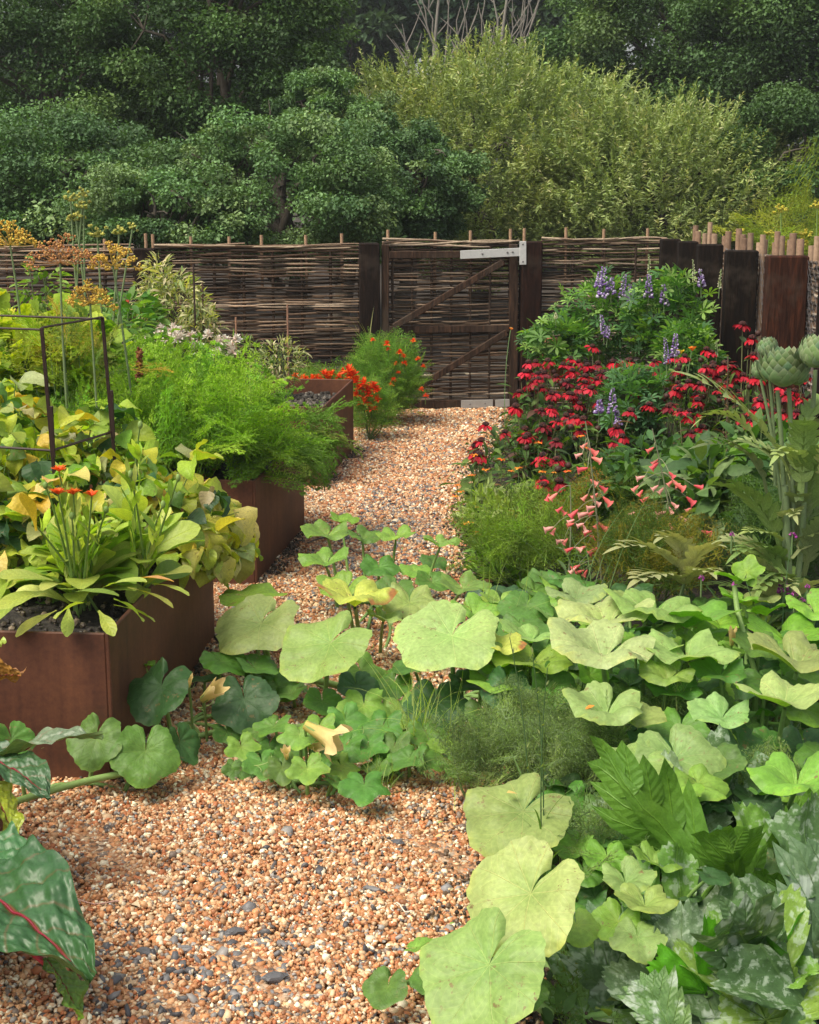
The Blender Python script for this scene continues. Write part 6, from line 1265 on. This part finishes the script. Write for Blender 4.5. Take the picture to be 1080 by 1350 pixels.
LJ = [lobed(1, .95, 5, 50+s, .35, .17, .42, .15, 46) for s in range(3)]
jag((832, 1375), (782, 1205), 2.75, 2.85, LJ[0], (.09, .19, .11), 'blue green jagged leaf standing upright with pale midrib', .9); jag((1065, 1330), (1095, 1120), 2.8, 2.95, LJ[1], (.08, .17, .09)); jag((955, 1370), (900, 1235), 2.6, 2.75, LJ[2], (.08, .17, .08)); jag((1000, 1370), (1045, 1225), 2.65, 2.8, LJ[0], (.10, .20, .09)); jag((890, 1330), (860, 1190), 2.9, 3.05, LJ[1], (.11, .22, .08), None, .9); jag((1000, 1290), (965, 1205), 2.75, 2.6, LJ[2], (.09, .19, .09)); jag((905, 1400), (850, 1290), 2.5, 2.6, LJ[1], (.10, .22, .08))
mb = MB()
for k in range(5):
    a = k*1.3; tube(mb, bez(ZB, ZB+[.05*cos(a), .05*sin(a), .05], ZB+[.1*cos(a), .1*sin(a), .14], 6), .016, 8, (.16, .26, .09))
part(mb, 'stem', M_stem, zt)

# ------------------------------------------------------------------ red veined chard, bottom left
CHB = np.array([-1.12, 2.75, .40]); ct = thing('red_chard', 'red veined chard with large puckered glossy leaves, bottom left corner', 'chard', CHB)
def chleaf(L, W, seed, curl, rise, nl=60, nw=22, amp=.05):
    rr = np.random.default_rng(seed); t = np.linspace(0, 1, nl); s = np.linspace(-1, 1, 2*nw+1); a = rise-curl*t**1.5; dl = L/(nl-1)
    y = np.concatenate([[0], np.cumsum(np.cos(a[:-1])*dl)]); z = np.concatenate([[0], np.cumsum(np.sin(a[:-1])*dl)])
    hw = W*.5*np.sin(pi*np.clip(t, .02, .985)**.72)**.7; T, S_ = np.meshgrid(t, s, indexing='ij'); HW = hw[:, None]*(1+.05*np.sin(T*23+seed)*np.abs(S_)**2); A = a[:, None]; p = rr.random(6)*6.28
    ax = np.abs(S_); q = 7*T-1.3*ax+.16*np.sin(T*13+p[4])*ax+.2*(S_ > 0)+.08*np.sin(S_*9+p[5]); pil = np.abs(np.sin(pi*q)); off = W*amp*pil*np.minimum(1, ax*3)*(1-.3*ax)+W*.10*ax**2*np.sin(T*10+p[0]+(S_ > 0)*2)+W*.05*ax**2*np.sin(T*23+p[1])+W*.022*np.sin(S_*15+p[2]+T*6)*np.sin(T*37+p[3]+S_*4)+W*.012*np.sin(S_*31+T*19)*np.sin(T*61)+W*.2*ax*.5
    X = S_*HW; return np.stack([X, y[:, None]-np.sin(A)*off, z[:, None]+np.cos(A)*off], 2).reshape(-1, 3), grid_f(nl, len(s)), np.stack([S_, T], 2).reshape(-1, 2)
def cl(A, B, W, seed, curl, roll, c, side=.0, lab=None):
    D = B-A; L = np.linalg.norm(D); mb = MB(); T = chleaf(1.12, W/L, seed, curl, curl*.42); M = frame(math.degrees(math.atan2(D[0], -D[1])), -math.degrees(math.asin(D[2]/L)), roll, L); put(mb, T, M, A, c); o = part(mb, 'leaf', M_chard, ct, True, lab)
    mb = MB(); nw_ = 22; mid = (T[0].reshape(60, 2*nw_+1, 3)[:54, nw_]+[0, 0, .004])@M.T+A; tube(mb, mid, np.linspace(.0055, .001, 54)*min(1, W/.22), 7, (.2, .015, .03)); part(mb, 'midrib', M_stem, o)
    mb = MB(); tube(mb, bez(CHB, (CHB+A)/2+[0, 0, .05], A+M[:, 1]*.12, 8), np.linspace(.009, .006, 8), 7, (.4, .03, .05)); part(mb, 'leaf_stalk', M_stem, o)
cl(aty(-75, 1165, 2.95), aty(104, 1295, 2.60), .27, 1, .9, -12, (.035, .105, .035), lab='large glossy leaf with crimson midrib')
cl(aty(-40, 1035, 3.3), aty(122, 985, 3.25), .12, 2, .8, 10, (.14, .2, .12), lab='silvery green leaf pointing right'); cl(aty(-50, 1000, 3.3), aty(55, 1055, 3.15), .14, 3, .9, 0, (.05, .12, .05)); cl(aty(-20, 1030, 3.2), aty(12, 1100, 3.12), .09, 4, .6, 20, (.3, .38, .04), lab='lime yellow leaf hanging down with dark veins')
cl(aty(-30, 900, 3.5), aty(22, 893, 3.45), .10, 5, .5, 40, (.3, .14, .05), lab='orange brown leaf at the left edge'); cl(aty(-20, 860, 3.6), aty(0, 855, 3.5), .07, 6, .5, 0, (.3, .4, .05)); cl(aty(-60, 1120, 3.05), aty(40, 1180, 2.9), .16, 7, .9, 0, (.06, .17, .06)); cl(aty(60, 1265, 2.68), aty(98, 1338, 2.62), .09, 8, .5, 30, (.12, .24, .03), lab='folded leaf tip showing its yellow green underside')

# crumbs of soil, leaf litter and seedlings along the gravel's edges
mb = MB(); n = 5200; y = R.uniform(2.7, 10.6, n); x = edge_x(y)+R.normal(.03, .07, n); m = n//4
for i in (1, 2, 3):
    p, u, l, L = bed_frame(i); k = slice((i-1)*m//3, i*m//3); kk = k.stop-k.start; a = R.uniform(-.03, L+.03, kk); b = -np.abs(R.normal(0, .025, kk))-.008; x[k] = p[0]+u[0]*a+l[0]*b; y[k] = p[1]+u[1]*a+l[1]*b
z = R.uniform(.012, .022, n); mb.inst(ICO0, frames(R.uniform(0, 360, n), R.uniform(-60, 60, n), R.uniform(0, 360, n), R.uniform(.002, .008, n)), np.stack([x, y, z], 1), mixc([(.03, .022, .015), (.06, .045, .03), (.12, .08, .05)], n))
n = 700; y = R.uniform(2.7, 10.6, n); x = edge_x(y)-np.abs(R.normal(0, .18, n)); k = ~in_bed(x, y); x, y = x[k], y[k]; n = len(x)
mb.inst(blade(1, .4, 4, 1, ovate, .3, .8, .2), frames(R.uniform(0, 360, n), R.normal(0, 15, n), R.uniform(-40, 40, n), R.uniform(.006, .022, n)), np.stack([x, y, np.full(n, .022)], 1), mixc([(.3, .18, .08), (.45, .33, .15), (.14, .08, .04), (.2, .3, .08), (.5, .42, .25)], n))
solo(mb, 'soil_crumbs', M_stone, (.3, 5, 0), 'soil crumbs and leaf litter scattered on the gravel edges', 'leaf litter', kind='stuff', smooth=False)
